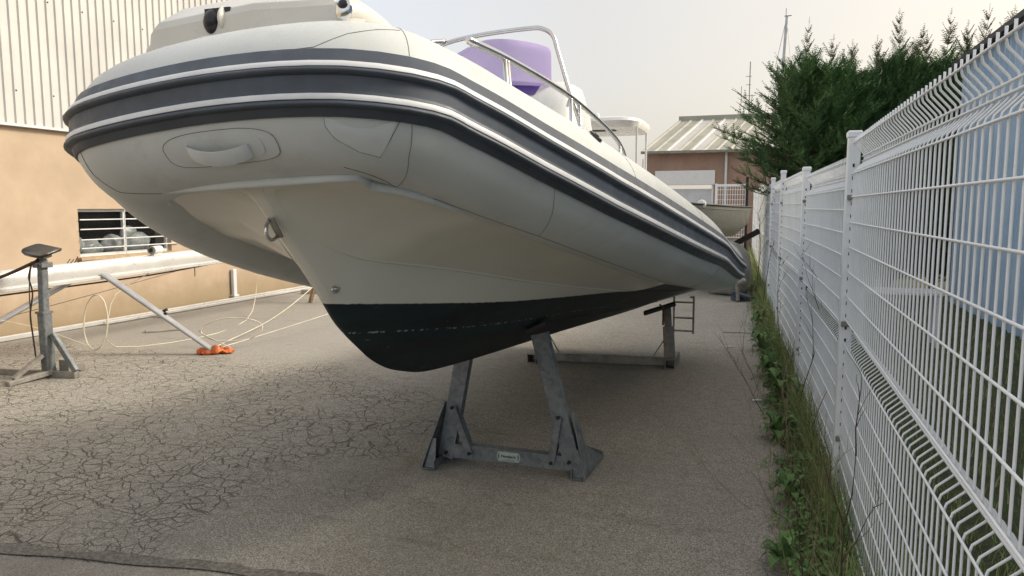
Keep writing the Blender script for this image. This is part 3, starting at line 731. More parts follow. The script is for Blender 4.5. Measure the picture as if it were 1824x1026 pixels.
# pale flange strip where tube meets hull, all round the bow
flg = [(58 - 57.4, 0)]
def flange(u, y, z): return B2W(u, y, z)
edge_pts = []
for st in dense:
    edge_pts.append((st[5][0], st[0], st[5][1]))
P = [B2W(-u, y, z) for u, y, z in edge_pts[::-1] if y < 8.1]
front = [B2W(-.415 + .83 * k / 12, 2.075 - .035 * sin(pi * k / 12) ** .5, 1.671) for k in range(13)]
P = [p for p in P if p.y > 2.12] + front + [B2W(u, y, z) for u, y, z in edge_pts if 2.12 < y < 8.1]
m = MB(); m.tube([p + V((0, 0, .004)) for p in P], .0125, 8, flat=1.3); m.build('hull_flange', M['patch'], rib, True)
# worn, torn glue at the flange corner
m = MB(); random.seed(5)
for k in range(26):
    t = k / 25; q = B2W(.10 + .36 * t, 2.06 + (.03 if t > .9 else 0), 1.688 + .004 * random.random()); d = V((random.uniform(.006, .022), -.001, random.uniform(-.006, .006)))
    if random.random() < .6: m.tube([q + V((0, -.008, 0)), q + d + V((0, -.008, 0))], .0012, 4)
for k in range(14):
    q = B2W(-.50 + .006 * k * .3, 2.13 + .012 * k, 1.660 - .003 * k); m.tube([q, q + V((random.uniform(-.008, .008), .014, -.006))], .0018, 4)
m.build('torn_glue', M['seam'], rib)
# towing eye
c = V((-1.637, 2.20, 1.53)); nrm = V((.1, -.83, -.56)).normalized(); tg = V((.05, .55, -.83)).normalized(); sd_ = nrm.cross(tg).normalized()
m = MB(); m.box(c + nrm * .004 + V((.012, 0, 0)), (.026, .008, .085), Matrix((sd_, nrm, tg)).transposed(), bev=.002); ey = m.build('towing_eye_plate', M['galvalt'], rib)
m = MB(); m.tube([c + nrm * (.004 + .052 * sin(t) ** .8 if 0 < t < pi else .004) + tg * .034 * cos(t) + V((.004, 0, 0)) for t in [pi * k / 16 for k in range(17)]], .0065, 8); m.build('ring', M['steel'], ey, True)
# lower skin fitting near the stem
c = B2W(.045, 2.50, 1.278); m = MB(); R_ = Matrix.Rotation(radians(-62), 3, 'Z')
m.ball(c + V((.004, 0, 0)), 1, 14, 10, (.010, .030, .018)); m.tube([c + V((.010, -.02, .004)), c + V((.018, 0, .002)), c + V((.010, .024, .006))], .005, 6); m.build('bow_eye', M['steel'], rib, True)
# deck inside the tubes
m = MB(); rows = []
for y in [2.3, 2.6, 3.1, 3.8, 4.6, 5.6, 6.6, 7.6, 8.2]:
    st = min(dense, key=lambda s: abs(s[0] - y)); rows.append([B2W(u * st[5][0], y, st[5][1] + .10 - .0 * abs(u)) for u in (-1, -.5, 0, .5, 1)])
m.grid(rows); m.build('deck', M['gelwhite'], rib)
m = MB(); m.prism([B2W(-.95, 8.14, .70), B2W(-.80, 8.14, .66), B2W(0, 8.14, .42), B2W(.80, 8.14, .66), B2W(.95, 8.14, .70), B2W(.82, 8.14, 1.10), B2W(-.82, 8.14, 1.10)], (0, .055, 0)); m.build('transom', M['gelwhite'], rib)

# ---- bow step moulding with anchor roller and lamp
bm = MB()
def bowsec(y, wl, wr, z0, z1, bev, lean, zr, zm):
    P = [(-wl, z0), (-wl + .015, (z0 + z1) / 2), (-wl + lean, z1 - bev), (-wl + lean + bev * 1.3, z1), (0, zm), (wr - lean - bev * 1.3, zr + bev * .9), (wr - lean, zr), (wr - .01, (z0 + zr) / 2), (wr, z0)]
    return [B2W(u, y, z) for u, z in P]
secs = [bowsec(2.125, .455, .355, 2.02, 2.235, .012, .03, 2.215, 2.25), bowsec(2.135, .457, .36, 2.02, 2.262, .02, .035, 2.232, 2.275), bowsec(2.22, .46, .365, 2.03, 2.325, .03, .05, 2.215, 2.33), bowsec(2.36, .46, .365, 2.02, 2.37, .05, .07, 2.16, 2.36), bowsec(2.55, .46, .36, 1.98, 2.37, .05, .09, 2.07, 2.32), bowsec(2.8, .45, .34, 1.9, 2.30, .05, .10, 1.96, 2.22), bowsec(2.95, .43, .32, 1.6, 2.0, .05, .10, 1.8, 1.95)]
fr = [V(p) for p in secs[0]]; cfr = sum(fr, V()) / len(fr)
rows = []
for k in range(len(secs) - 1):
    for j in range(4):
        t = j / 4; rows.append([a_.lerp(b, t) for a_, b in zip(secs[k], secs[k + 1])])
rows.append(secs[-1])
def resamp(r, n=4):
    o = []
    for a_, b in zip(r, r[1:]):
        for k in range(n): o.append(a_.lerp(b, k / n))
    o.append(r[-1]); return o
bm.grid(rows, False, 0, True); bm.add(secs[0], [tuple(range(9))]); bm.add(secs[-1], [tuple(range(9))[::-1]])
bow = bm.build('bow_moulding', M['gel'], rib, 38)
bv = bow.modifiers.new('round', 'BEVEL'); bv.width = .012; bv.segments = 3; bv.angle_limit = radians(30)
# flared skirt where the moulding meets the tube
m = MB(); rows = []
for k in range(21):
    t = k / 20; u = -.49 + .88 * t; z0 = 2.150
    yb = 2.10 if .05 < t < .97 else 2.16
    rows.append([B2W(u, yb + .03, z0 + .035), B2W(u, yb + .012, z0 + .010), B2W(u, yb - .02, z0 - .006), B2W(u, yb - .03, z0 - .016), B2W(u, yb + .05, z0 - .05)])
m.grid(rows); m.build('moulding_skirt', M['gel'], bow, True)
# nav lamp bulge and chrome lamp at the port end
c = B2W(.345, 2.16, 2.205); m = MB(); m.tube(cr([c + V((-.012, -.03, 0)), c + V((-.010, .06, .002)), c + V((-.012, .22, -.02)), c + V((-.02, .42, -.075)), c + V((-.04, .60, -.15))], 5), [.030 + .022 * sin(min(1, k / 6) * pi / 2) for k in range(21)], 16); m.build('lamp_fairing', M['gel'], bow, True)
m = MB(); c2 = c + V((.008, -.040, .0)); R_ = Matrix.Rotation(radians(12), 3, 'Y')
m.ball(c2, 1, 20, 12, (.030, .014, .040), R_); nl = m.build('navigation_lamp', M['chrome'], rib, True)
m = MB(); m.ball(c2 + V((.003, -.010, .012)), 1, 14, 8, (.018, .008, .016), R_); m.build('lens', M['black'], nl, True)
# side horn of the moulding, far left
m = MB(); m.ball(B2W(-.462, 2.20, 2.17), 1, 14, 10, (.03, .06, .04)); m.build('side_fitting', M['gel'], bow, True)
# anchor roller, with a solid black box painting the shade of its slot
rc = B2W(-.155, 2.145, 2.228)
m = MB(); m.box(rc + V((.012, .035, .0)), (.105, .10, .10)); sl_ = m.build('roller_slot_shade', M['black'], bow)
m = MB(); m.ball(rc + V((-.012, .0, .005)), 1, 18, 12, (.034, .042, .046)); m.build('anchor_roller', M['black'], rib, True)
m = MB(); m.ball(rc + V((.034, -.004, .014)), 1, 18, 12, (.013, .036, .040)); m.build('roller_cheek', M['gel'], bow, True)
m = MB(); m.ball(rc + V((-.01, -.02, -.052)), 1, 16, 8, (.062, .03, .012)); m.build('slot_lip', M['gel'], bow, True)

# ---- console, screen, frames
cx = -1.59
m = MB(); secs = []
for z, wd, y0, y1 in ((1.22, .42, 4.65, 5.75), (1.9, .42, 4.62, 5.6), (2.25, .40, 4.68, 5.35), (2.40, .37, 4.78, 5.2), (2.43, .30, 4.86, 5.1)):
    secs.append([V((cx + (wd * (abs(cos(t)) ** .4) * (1 if cos(t) > 0 else -1)), (y0 + y1) / 2 + (y1 - y0) / 2 * (abs(sin(t)) ** .4) * (1 if sin(t) > 0 else -1), z)) for t in [2 * pi * k / 32 for k in range(32)]])
m.grid(secs, True); m.add(secs[-1], [tuple(range(32))]); con = m.build('console', M['gelwhite'], rib, 40)
# curved tinted screen
def screen(z0, z1, y0, y1, w0, w1, name, mat, corner=.1, xo=0.):
    m = MB(); NX, NZ = 24, 10; front = []; back = []
    for j in range(NZ + 1):
        t = j / NZ; wd = w0 + (w1 - w0) * t
        if t > .75: wd -= corner * (1 - sqrt(max(0, 1 - ((t - .75) / .25) ** 2)))
        r = []
        for k in range(NX + 1):
            q = -1 + 2 * k / NX; r.append(V((cx + xo + wd * q, y0 + (y1 - y0) * t + .16 * q * q, z0 + (z1 - z0) * t - .015 * q * q * t)))
        front.append(r); back.append([p + V((0, .006, 0)) for p in r])
    m.grid(front); m.grid(back, False, 0, True)
    return m.build(name, mat, rib, 60)
screen(2.385, 2.688, 4.62, 4.66, .36, .345, 'windscreen', M['plexi'], .09, -.125)
screen(2.33, 2.42, 4.655, 4.68, .33, .33, 'dashboard_trim', M['purple'], 0, -.10)
fp = [(-2.12, 4.68, 1.9), (-2.12, 4.64, 2.45), (-2.09, 4.6, 2.62), (-2.0, 4.6, 2.675), (-1.75, 4.6, 2.708), (-1.45, 4.6, 2.722), (-1.36, 4.6, 2.712), (-1.295, 4.6, 2.665), (-1.26, 4.6, 2.56), (-1.183, 4.6, 2.312), (-1.11, 4.64, 2.05), (-1.07, 4.68, 1.6)]
m = MB(); m.tube(cr(fp, 6), .0145, 10); m.build('screen_frame', M['steel'], rib, True)
m = MB(); m.tube(cr([(-2.02, 4.58, 2.68), (-2.10, 4.45, 2.64), (-2.16, 4.3, 2.5), (-2.18, 4.3, 1.9)], 6), .0145, 10); m.build('screen_frame', M['steel'], rib, True)
for sg in (1, -1):
    X_ = lambda x_, y_: x_ if sg > 0 else 2 * xc(y_) - x_
    dz = 0 if sg > 0 else -.055
    rp = [(-1.05, 2.60, 2.208), (-1.05, 2.99, 2.221), (-1.05, 3.6, 2.222), (-1.05, 4.107, 2.211), (-1.05, 4.7, 2.172), (-1.05, 5.30, 2.115), (-1.05, 5.62, 2.06), (-1.05, 5.82, 1.98), (-1.045, 5.95, 1.80), (-1.04, 6.0, 1.50)]
    rp = [(X_(a_, b), b, c_ + dz) for a_, b, c_ in rp]
    m = MB(); m.tube(cr(rp, 5), .0155, 10); m.ball(rp[0], .0165, 10, 6); rr = m.build('side_rail', M['steel'], rib, True)
    for y_, zt in ((2.985, 2.22), (3.02, 2.22), (4.10, 2.21), (4.30, 2.20)):
        zb = 1.62 if y_ < 3.5 else 1.45
        m = MB(); m.tube([(X_(-1.05, y_), y_, zt + dz), (X_(-1.05, y_), y_ + .13 * (zt - zb) / .3 * .55, zb + dz)], .0125, 8); m.build('rail_post', M['steel'], rr, True)
    m = MB(); m.tube([(X_(-1.05, 4.1), 4.10, 2.205 + dz), (X_(-1.13, 4.3), 4.35, 2.20 + dz)], .012, 8); m.build('rail_stay', M['steel'], rr, True)
    m = MB(); m.tube([(X_(-1.05, 5.6), 5.60, 2.06 + dz), (X_(-1.05, 5.6), 5.7, 1.45 + dz)], .0125, 8); m.build('rail_post', M['steel'], rr, True)
# helm seat behind the console and stern boarding ladder
m = MB(); m.box((cx, 6.1, 1.35), (.8, .45, .65), bev=.05); m.box((cx, 6.28, 1.75), (.78, .1, .35), bev=.04); m.build('helm_seat', M['gelwhite'], rib)
m = MB(); lx, ly = -.84, 8.52
for dx in (-.11, .11):
    m.tube([(lx + dx, 8.22, .62), (lx + dx, ly, .60), (lx + dx, ly + .03, .55), (lx + dx, ly + .04, .16)], .012, 8)
for z in (.52, .34, .19): m.tube([(lx - .11, ly + .04, z), (lx + .11, ly + .04, z)], .012, 8)
m.build('boarding_ladder', M['galvalt'], rib)

# ================================================================== BOAT STANDS
fs = thing('boat_stand', (-1.4, 4.15, 0), 'galvanised stand with two leaning legs and a maker sticker under the bow', 'boat stand', 'stands carrying the inflatable boat')
BY = 4.13
m = MB()
m.box((-1.41, BY, .085), (.80, .006, .088)); m.box((-1.41, BY + .03, .126), (.80, .054, .006)); m.box((-1.41, BY + .03, .044), (.80, .054, .006)); m.build('cross_bar', M['galva'], fs)
def cleg(a_, b, w_, name):
    a_, b = V(a_), V(b); d = (b - a_).normalized(); x = V((0, 1, 0)).cross(d).normalized(); m = MB()
    m.beam(a_, b, w_, .006, (0, 1, 0)); m.v = m.v
    for sg in (-1, 1):
        off = x * sg * (w_ / 2 - .003) + V((0, .031, 0)); m.beam(a_ + off, b + off, .006, .056, (0, 1, 0))
    return m
lg = cleg((-1.845, BY - .008, .04), (-1.735, BY + .05, .735), .098, 'leg'); lg.build('leg', M['galva'], fs)
lg = cleg((-1.02, BY - .008, .06), (-1.250, BY + .03, .85), .100, 'leg'); lg.build('leg', M['galva'], fs)
cleg((-1.680, BY - .016, .085), (-1.792, BY - .014, .365), .040, '').build('knee_brace', M['galva'], fs)
cleg((-1.155, BY - .016, .085), (-1.112, BY - .014, .365), .040, '').build('knee_brace', M['galva'], fs)
for x_, z_ in ((-1.792, .365), (-1.680, .085), (-1.835, .075), (-1.112, .365), (-1.155, .085), (-1.045, .10)):
    m = MB(); m.tube([(x_, BY - .012, z_), (x_, BY - .030, z_)], .011, 6); m.build('bolt', M['bolt'], fs)
for x_, z_ in ((-1.76, .19), (-1.07, .18)):
    m = MB(); m.tube([(x_, BY + .02, z_), (x_ + .03, BY + .03, z_ - .01)], .008, 6); m.build('bolt', M['bolt'], fs)
# splayed foot plates
def foot(x, sg, ya, yb):
    m = MB()
    a1 = V((x - sg * .040, BY + .0, .40)); a2 = a1 + V((sg * .01, .045, -.02)); f0 = V((x + sg * .045, ya, .006)); f1 = V((x + sg * .065, yb, .006)); t1 = V((x + sg * .015, BY + .11, .17))
    # upright triangular web, leaning outwards
    web = [a1, f0 + V((0, 0, .03)), f0, f1, f1 + V((0, -.05, .05)), t1, a2]
    m.prism(web, (sg * .006, 0, .002))
    # foot channel along the ground
    m.beam(f0 + V((-sg * .035, 0, .004)), f1 + V((-sg * .035, 0, .004)), .085, .006)
    m.beam(f0 + V((-sg * .075, 0, .028)), f1 + V((-sg * .075, -.1, .028)), .006, .052)
    # end gusset towards the viewer
    m.prism([f0 + V((-sg * .075, .02, .0)), f0 + V((0, .02, 0)), a1.lerp(f0, .55), a1.lerp(f0, .55) + V((-sg * .02, 0, 0))], (0, .006, 0))
    return m
foot(-1.885, -1, BY - .16, BY + .36).build('foot', M['galva'], fs); foot(-.995, 1, BY - .04, BY + .42).build('foot', M['galva'], fs)
m = MB(); m.beam((-1.315, BY + .04, .860), (-1.195, BY + .04, .925), .10, .018, (0, 0, 1)); m.build('support_pad', M['black'], fs)
m = MB(); m.beam((-1.80, BY + .05, .765), (-1.67, BY + .05, .705), .10, .018, (0, 0, 1)); m.build('support_pad', M['black'], fs)
# sticker with lettering
m = MB(); m.prism([(-1.492, BY - .0045, .056), (-1.362, BY - .0045, .056), (-1.352, BY - .0045, .075), (-1.352, BY - .0045, .100), (-1.364, BY - .0045, .115), (-1.49, BY - .0045, .115), (-1.502, BY - .0045, .100), (-1.502, BY - .0045, .075)], (0, -.0008, 0))
st = m.build('sticker', M['sticker'], fs)
def text(s, loc, size, mat, parent, name='lettering', rot=(pi / 2, 0, 0), bold=0):
    cu = bpy.data.curves.new(name, 'FONT'); cu.body = s; cu.size = size; cu.align_x = 'CENTER'; cu.align_y = 'CENTER'; cu.extrude = .0004; cu.offset = bold
    tmp = bpy.data.objects.new(name, cu); COL.objects.link(tmp); bpy.context.view_layer.update()
    me = bpy.data.meshes.new_from_object(tmp.evaluated_get(bpy.context.evaluated_depsgraph_get())); me.name = name; bpy.data.objects.remove(tmp); me.materials.clear(); me.materials.append(mat)
    o = bpy.data.objects.new(name, me); COL.objects.link(o); o.parent = parent
    q = parent
    while q.parent: q = q.parent
    o.location = V(loc) - V(q.location); o.rotation_euler = rot; return o
text('Nautipark', (-1.428, BY - .0062, .088), .0235, M['ink'], st, bold=.0005)
text('www.nautipark.com', (-1.428, BY - .0062, .066), .0095, M['ink'], st)
m = MB()
for sg in (-1, 1):
    cxx = -1.428 + sg * .058
    m.tube([(cxx + sg * .008 * sin(t), BY - .0062, .088 + .017 * cos(t)) for t in [pi * k / 8 for k in range(9)]], .0016, 4)
    m.tube([(cxx + sg * .002, BY - .0062, .078), (cxx + sg * .002, BY - .0062, .098)], .0012, 4)
m.build('emblem', M['ink'], st)

rsn = thing('boat_stand', (-1.45, 7.45, 0), 'plain zinc stand with long low base beam under the stern of the inflatable', 'boat stand', 'stands carrying the inflatable boat')
m = MB(); m.beam((-2.24, 7.28, .055), (-.80, 7.46, .055), .08, .08, bev=.004); m.build('base_beam', M['galvalt'], rsn)
for xx, yy, lb in ((-2.22, 7.28, 1), (-.84, 7.45, 2)):
    m = MB(); y0_, y1_ = yy - .14, yy + .32; w_ = .045
    for dx in (-w_, w_): m.box((xx + dx, (y0_ + y1_) / 2, .05), (.007, y1_ - y0_, .095))
    for z in (.006, .094): m.box((xx, (y0_ + y1_) / 2, z), (2 * w_ - .008, y1_ - y0_, .007))
    m.build('foot', M['galvalt'], rsn)
m = MB(); m.beam((-.86, 7.47, .09), (-.885, 7.5, .40), .085, .085, bev=.005); m.beam((-.885, 7.5, .40), (-.90, 7.5, .62), .068, .068, bev=.004); m.build('post', M['galvalt'], rsn)
m = MB(); m.beam((-2.20, 7.30, .09), (-2.14, 7.32, .40), .085, .085, bev=.005); m.beam((-2.14, 7.32, .40), (-2.12, 7.32, .58), .068, .068, bev=.004); m.build('post', M['galvalt'], rsn)
m = MB(); m.tube([(-.90, 7.49, .30), (-1.02, 7.45, .10)], .006, 6); m.tube([(-2.10, 7.33, .30), (-1.98, 7.33, .10)], .006, 6); m.build('tie_rod', M['galvalt'], rsn)
m = MB(); m.beam((-1.13, 7.48, .525), (-.82, 7.52, .635), .13, .035, (0, 0, 1), bev=.006); m.build('support_pad', M['black'], rsn)
m = MB(); m.beam((-2.25, 7.33, .60), (-1.95, 7.33, .53), .13, .035, (0, 0, 1), bev=.006); m.build('support_pad', M['black'], rsn)
m = MB(); m.tube([(-.93, 7.44, .42), (-.93, 7.44, .60), (-.97, 7.44, .63)], .01, 6); m.build('adjusting_rod', M['rust'], rsn)

# ================================================================== MESH FENCE
fence = thing('mesh_fence', (.3, 6, 0), 'white welded wire mesh fence with folded panels and square posts, running down the right side', 'fence')
PST = [(.44, 1.22, 1.97), (.43, 4.30, 1.97), (.33, 6.95, 1.92), (.20, 9.75, 2.02), (.11, 12.6, 2.04), (.02, 15.4, 2.07), (-.08, 18.2, 2.08), (-.17, 21.0, 2.08), (-.27, 23.8, 2.08), (-.36, 26.5, 2.08)]
PST = [(.45, -1.78, 1.97)] + PST
TOPS = [1.955, 1.955, 1.875, 1.93, 1.96, 2.0, 2.03, 2.03, 2.03, 2.03]
def prof(top):
    k = top / 1.955
    return [(0, 1.955), (0, 1.93), (.004, 1.915), (.040, 1.875), (.046, 1.862), (.046, 1.838), (.040, 1.826), (.004, 1.788), (0, 1.772),
            (0, 1.30), (0, 1.012), (.004, .998), (.040, .965), (.046, .955), (.046, .930), (.040, .918), (.004, .885), (0, .870), (0, .45), (0, .03)], k
HZ = [1.93, 1.862, 1.838, 1.772, 1.652, 1.52, 1.39, 1.26, 1.13, 1.005, .955, .930, .873, .742, .61, .49, .37, .25, .13, .04]
HX = {1.862: .046, 1.838: .046, .955: .046, .930: .046}
for pi_, ((x0, y0_, h0), (x1, y1_, h1)) in enumerate(zip(PST, PST[1:])):
    top = TOPS[pi_]; pr_, k = prof(top); m = MB(); L = sqrt((x1 - x0) ** 2 + (y1_ - y0_) ** 2); nW = int((L - .10) / .0575)
    d = V((x1 - x0, y1_ - y0_, 0)).normalized(); nn = V((d.y, -d.x, 0))
    near = pi_ < 2; nseg = 6 if near else (5 if pi_ < 4 else 3); r_ = .0033
    bulge = (0, 0, .008, .022, .01, .015, .01, .01, .01, .01)[pi_]
    def P3(s, dx, z):
        zz = z * k
        return V((x0, y0_, 0)) + d * s + nn * (dx + bulge * sin(pi * s / L) * sin(pi * min(1, z / 1.9))) + V((0, 0, zz))
    for i in range(nW + 1):
        s = .05 + (L - .10) * i / nW; j = random.uniform(-.0012, .0012)
        m.tube([P3(s + j, dx, z) for dx, z in pr_], r_, nseg, near)
    for z in HZ:
        dx = HX.get(z, 0)
        m.tube([P3(.02 + (L - .04) * q / 8, dx - .0062, z) for q in range(9)], .0037, nseg + (1 if near else 0))
    m.build('mesh_panel', M['wire'], fence, True if near else False)
for i, (x_, y_, h_) in enumerate(PST):
    m = MB(); m.box((x_, y_, h_ / 2), (.062, .062, h_), bev=.004); po = m.build('post', M['wire'], fence)
    m = MB(); m.box((x_, y_, h_ + .006), (.074, .074, .04), bev=.008); m.build('post_cap', M['wire'], po)
    if i in (2, 3, 4, 5):
        m = MB()
        for z in [.1 + .066 * q for q in range(int((h_ - .15) / .066))]: m.box((x_ - .0005, y_ - .0315, z), (.010, .0012, .018))
        m.build('slot_shades', M['bolt'], po)  # dark boxes on the face paint the shade inside the post holes
        for z in (.35, .98, 1.65):
            m = MB(); m.box((x_ + .0, y_ - .041, z), (.05, .018, .028), bev=.003); m.tube([(x_, y_ - .05, z), (x_, y_ - .058, z)], .006, 6)
            m.build('clip', M['galvalt'], po)

# ================================================================== VERGE, WEEDS, LAWN
def fx(y):
    for (a_, b_, _), (c_, d_, _) in zip(PST, PST[1:]):
        if b_ <= y <= d_: return a_ + (c_ - a_) * (y - b_) / (d_ - b_)
    return PST[-1][0] if y > 0 else PST[0][0]
def blade(m, p, h, w_, az, lean, seg=3):
    d = V((cos(az), sin(az), 0)); s = V((-sin(az), cos(az), 0)) * w_ / 2; P = []
    for k in range(seg + 1):
        t = k / seg; q = p + d * lean * t * t + V((0, 0, h * (t - .18 * t * t * (lean / h if h else 0)))); P += [q - s * (1 - t * .95), q + s * (1 - t * .95)]
    m.add(P, [(2 * k, 2 * k + 1, 2 * k + 3, 2 * k + 2) for k in range(seg)])
random.seed(11)
ms = MB(); rows = []
for k in range(400):
    y = 1.0 + 26 * (k / 399) ** 1.5; e_ = -.24 - .10 * mnoise.noise(V((y * 3.1, 0, 0))) - .05 * mnoise.noise(V((y * 13, 5, 0)))
    rows.append([(fx(y) + e_, y, .004), (fx(y) + e_ * .5, y, .016), (fx(y) + .15, y, .012)])
ms.grid(rows); struct(ms.build('verge_soil', M['soil'], None, True))
m = MB()
for k in range(30000):
    y = 1.2 + 25 * random.random() ** 2.0; dens = mnoise.noise(V((y * 1.7, 3, 0)))
    off = random.gauss(-.10, .085)
    if random.random() > .55 + .6 * dens: continue
    if off < -.36 or off > .2: continue
    h = random.uniform(.03, .26) * (1.3 if off > -.12 else .55) * (1 + .5 * dens)
    blade(m, V((fx(y) + off, y, 0)), h * 1.2, random.uniform(.003, .007), random.uniform(0, 6.28), h * random.uniform(.2, .9))
tag(m.build('verge_grass', M['grass']), 'strip of short weedy grass along the foot of the mesh fence', 'grass', kind='stuff')
m = MB()
for k in range(26000):
    y = .9 + 14 * random.random() ** 1.7; x_ = fx(y) + .1 + 4.2 * random.random() ** 1.5
    h = random.uniform(.04, .11)
    blade(m, V((x_, y, 0)), h, random.uniform(.004, .008), random.uniform(0, 6.28), h * random.uniform(.3, 1.), 2)
tag(m.build('lawn', M['grass']), 'rough green lawn behind the mesh fence', 'grass', kind='stuff')
# low leafy mats within the verge
m = MB()
for k in range(9000):
    y = 2.2 + 16 * random.random() ** 1.9; off = random.gauss(-.14, .085)
    if mnoise.noise(V((y * 2.3, 9, 0))) < -.3 or off < -.42: continue
    c = V((fx(y) + off, y, random.uniform(.01, .17) * (1 + off * 2))); r_ = random.uniform(.012, .03); az = random.uniform(0, 6.28); tl = random.uniform(-.5, .7)
    d = V((cos(az), sin(az), tl)).normalized(); s = V((-sin(az), cos(az), random.uniform(-.3, .3)))
    m.add([c - d * r_, c + s * r_ * .5, c + d * r_, c - s * r_ * .5], [(0, 1, 2, 3)])
tag(m.build('ground_cover', M['broad']), 'mat of small leaved weeds at the foot of the mesh fence', 'weeds', kind='stuff')
m = MB()
for k in range(800):
    y = 2.4 + 20 * random.random() ** 1.8; off = random.gauss(-.12, .09)
    if off < -.42: continue
    h = random.uniform(.10, .42); p = V((fx(y) + off, y, 0)); ln = V((random.gauss(0, .35), random.gauss(0, .35), 1)).normalized()
    m.tube([p, p + ln * h * .5, p + ln * h + V((random.gauss(0, .03), random.gauss(0, .03), 0))], [.0016, .0013, .0006], 3, False)
tag(m.build('dry_straw', M['drygrass']), 'loose dry straw and thin stalks tangled through the verge', 'straw', kind='stuff')
def bigleaf(m, base, az, L, w_, rise, droop):
    d = V((cos(az), sin(az), 0)); s = V((-sin(az), cos(az), 0)); rows = []
    for k in range(8):
        t = k / 7; q = base + d * L * t + V((0, 0, rise * sin(t * pi * .62) - droop * t * t)); ww = w_ * sin(pi * min(1, t * .93 + .05)) ** .8 * (1 + .12 * sin(k * 2.9))
        rows.append([q - s * ww + V((0, 0, .25 * ww)), q, q + s * ww + V((0, 0, .25 * ww))])
    m.grid(rows)
for k, (x_, y_, n_, L, lb) in enumerate(((.13, 3.36, 9, .11, 'broad leaved plant at the very bottom of the picture beside the fence'), (.17, 4.15, 9, .11, 'small broad leaved weed in the verge just before the nearest visible post'),
      (.14, 5.3, 11, .14, 'leafy weed in the verge just past the nearest visible post'), (.20, 6.35, 13, .19, 'lush dock plant with upright leaves against the second post'), (.10, 7.3, 10, .15, 'bushy weed beyond the second fence post'),
      (.02, 8.6, 10, .16, 'green weed clump half way along the verge'), (-.02, 10.4, 10, .16, 'weed clump furthest along the verge near the stern of the boat'))):
    t = thing('weed', (x_, y_, 0), lb, 'weed', 'leafy weeds in the verge'); m = MB(); random.seed(40 + k)
    for j in range(n_ * 2):
        az = 2.4 * j + random.random(); bigleaf(m, V((x_, y_, .01 + .03 * random.random())), az, L * random.uniform(.6, 1.1), L * random.uniform(.16, .26), L * random.uniform(.5, 1.5), L * random.uniform(.1, .7))
    m.build('leaves', M['broad'], t, True)
    m = MB()
    for j in range(3): m.tube([(x_, y_, 0), (x_ + random.uniform(-.03, .03), y_, L * .9)], .003, 5)
    m.build('stem', M['grass'], t)
def twiggy(m, p, d, L, r, depth, seed):
    rnd = random.Random(seed); P = [V(p)]; q = V(p); dd = V(d).normalized(); n = 6
    for k in range(n):
        dd = (dd + V((rnd.uniform(-.16, .16), rnd.uniform(-.16, .16), rnd.uniform(-.04, .10)))).normalized(); q = q + dd * L / n; P.append(V(q))
        if depth and k >= 1 and rnd.random() < .75:
            sd2 = (dd + V((rnd.uniform(-.9, .9), rnd.uniform(-.9, .9), rnd.uniform(-.1, .5)))).normalized(); twiggy(m, q, sd2, L * rnd.uniform(.3, .55), r * .6, depth - 1, seed * 7 + k)
    m.tube(P, [r * (1 - .7 * k / n) for k in range(n + 1)], 4)
random.seed(21)
stk = [((.33, 2.62, 0), (-.05, .1, 1), .78, .0045, 'darkstem', 'tall dark dead stem leaning on the near fence panel'), ((.27, 2.75, 0), (-.5, .2, .8), .55, .003, 'darkstem', 'low reddish dead stem spreading out from the near fence panel'),
       ((.16, 3.25, 0), (-.2, .2, 1), .50, .003, 'drygrass', 'pale dry stalk with side shoots in the near verge'), ((.22, 3.6, 0), (.1, -.1, 1), .52, .003, 'drygrass', 'pale dry stalk close to the nearest visible post'),
       ((.17, 4.6, 0), (-.05, .1, 1), .60, .0055, 'drygrass', 'thick pale dead stem standing in the verge past the post'), ((.28, 5.0, 0), (.05, -.1, 1), .55, .005, 'drygrass', 'pale dead stem close behind the second fence panel post'),
       ((.27, 5.6, 0), (.0, .1, 1), 1.02, .005, 'darkstem', 'tall branching dark dead weed against the second panel'), ((.05, 5.9, 0), (-.5, .1, .8), .50, .003, 'darkstem', 'low dark twigs sprawling on to the asphalt'),
       ((.0, 6.7, 0), (-.3, .2, 1), .55, .003, 'darkstem', 'dark dead weed leaning over the asphalt edge'), ((.22, 8.7, 0), (.0, .1, 1), .95, .0045, 'darkstem', 'dark branching weed against the third panel'),
       ((.0, 11.5, 0), (.0, .1, 1), 1.3, .006, 'darkstem', 'tall bare shrub stem at the far part of the verge'), ((-.12, 14.0, 0), (.0, .1, 1), 1.5, .007, 'darkstem', 'tallest bare shrub stem at the far end of the fence'),
       ((-.02, 4.0, 0), (-.6, -.3, .45), .5, .0022, 'drygrass', 'thin dry runner straying over the asphalt in the foreground'), ((.12, 3.9, 0), (-.2, -.5, .9), .48, .0025, 'drygrass', 'dry stalk bending towards the viewer in the near verge')]
for k, (p, d, L, r_, mt_, lb) in enumerate(stk):
    m = MB(); twiggy(m, p, d, L, r_, 2, 100 + k); tag(recenter(m.build('dead_weed', M[mt_]), p), lb, 'dead weed', 'dry weed stems along the fence')
# litter on the asphalt by the verge
for k, (x_, y_, L, mt_, lb) in enumerate(((-.01, 6.3, .07, 'gelwhite', 'small white stub of litter at the edge of the verge'), (-.33, 8.67, .09, 'gelwhite', 'small flat white scrap on the asphalt under the stern'), (-.28, 9.7, .35, 'drygrass', 'pale dry stick lying on the asphalt near the stern'))):
    m = MB(); m.tube([(x_ - L / 2, y_, .012), (x_, y_ + .01, .014), (x_ + L / 2, y_ + .03, .012)], .009 if k < 2 else .006, 7)
    tag(recenter(m.build('litter', M[mt_]), (x_, y_, 0)), lb, 'litter', 'litter on the asphalt')

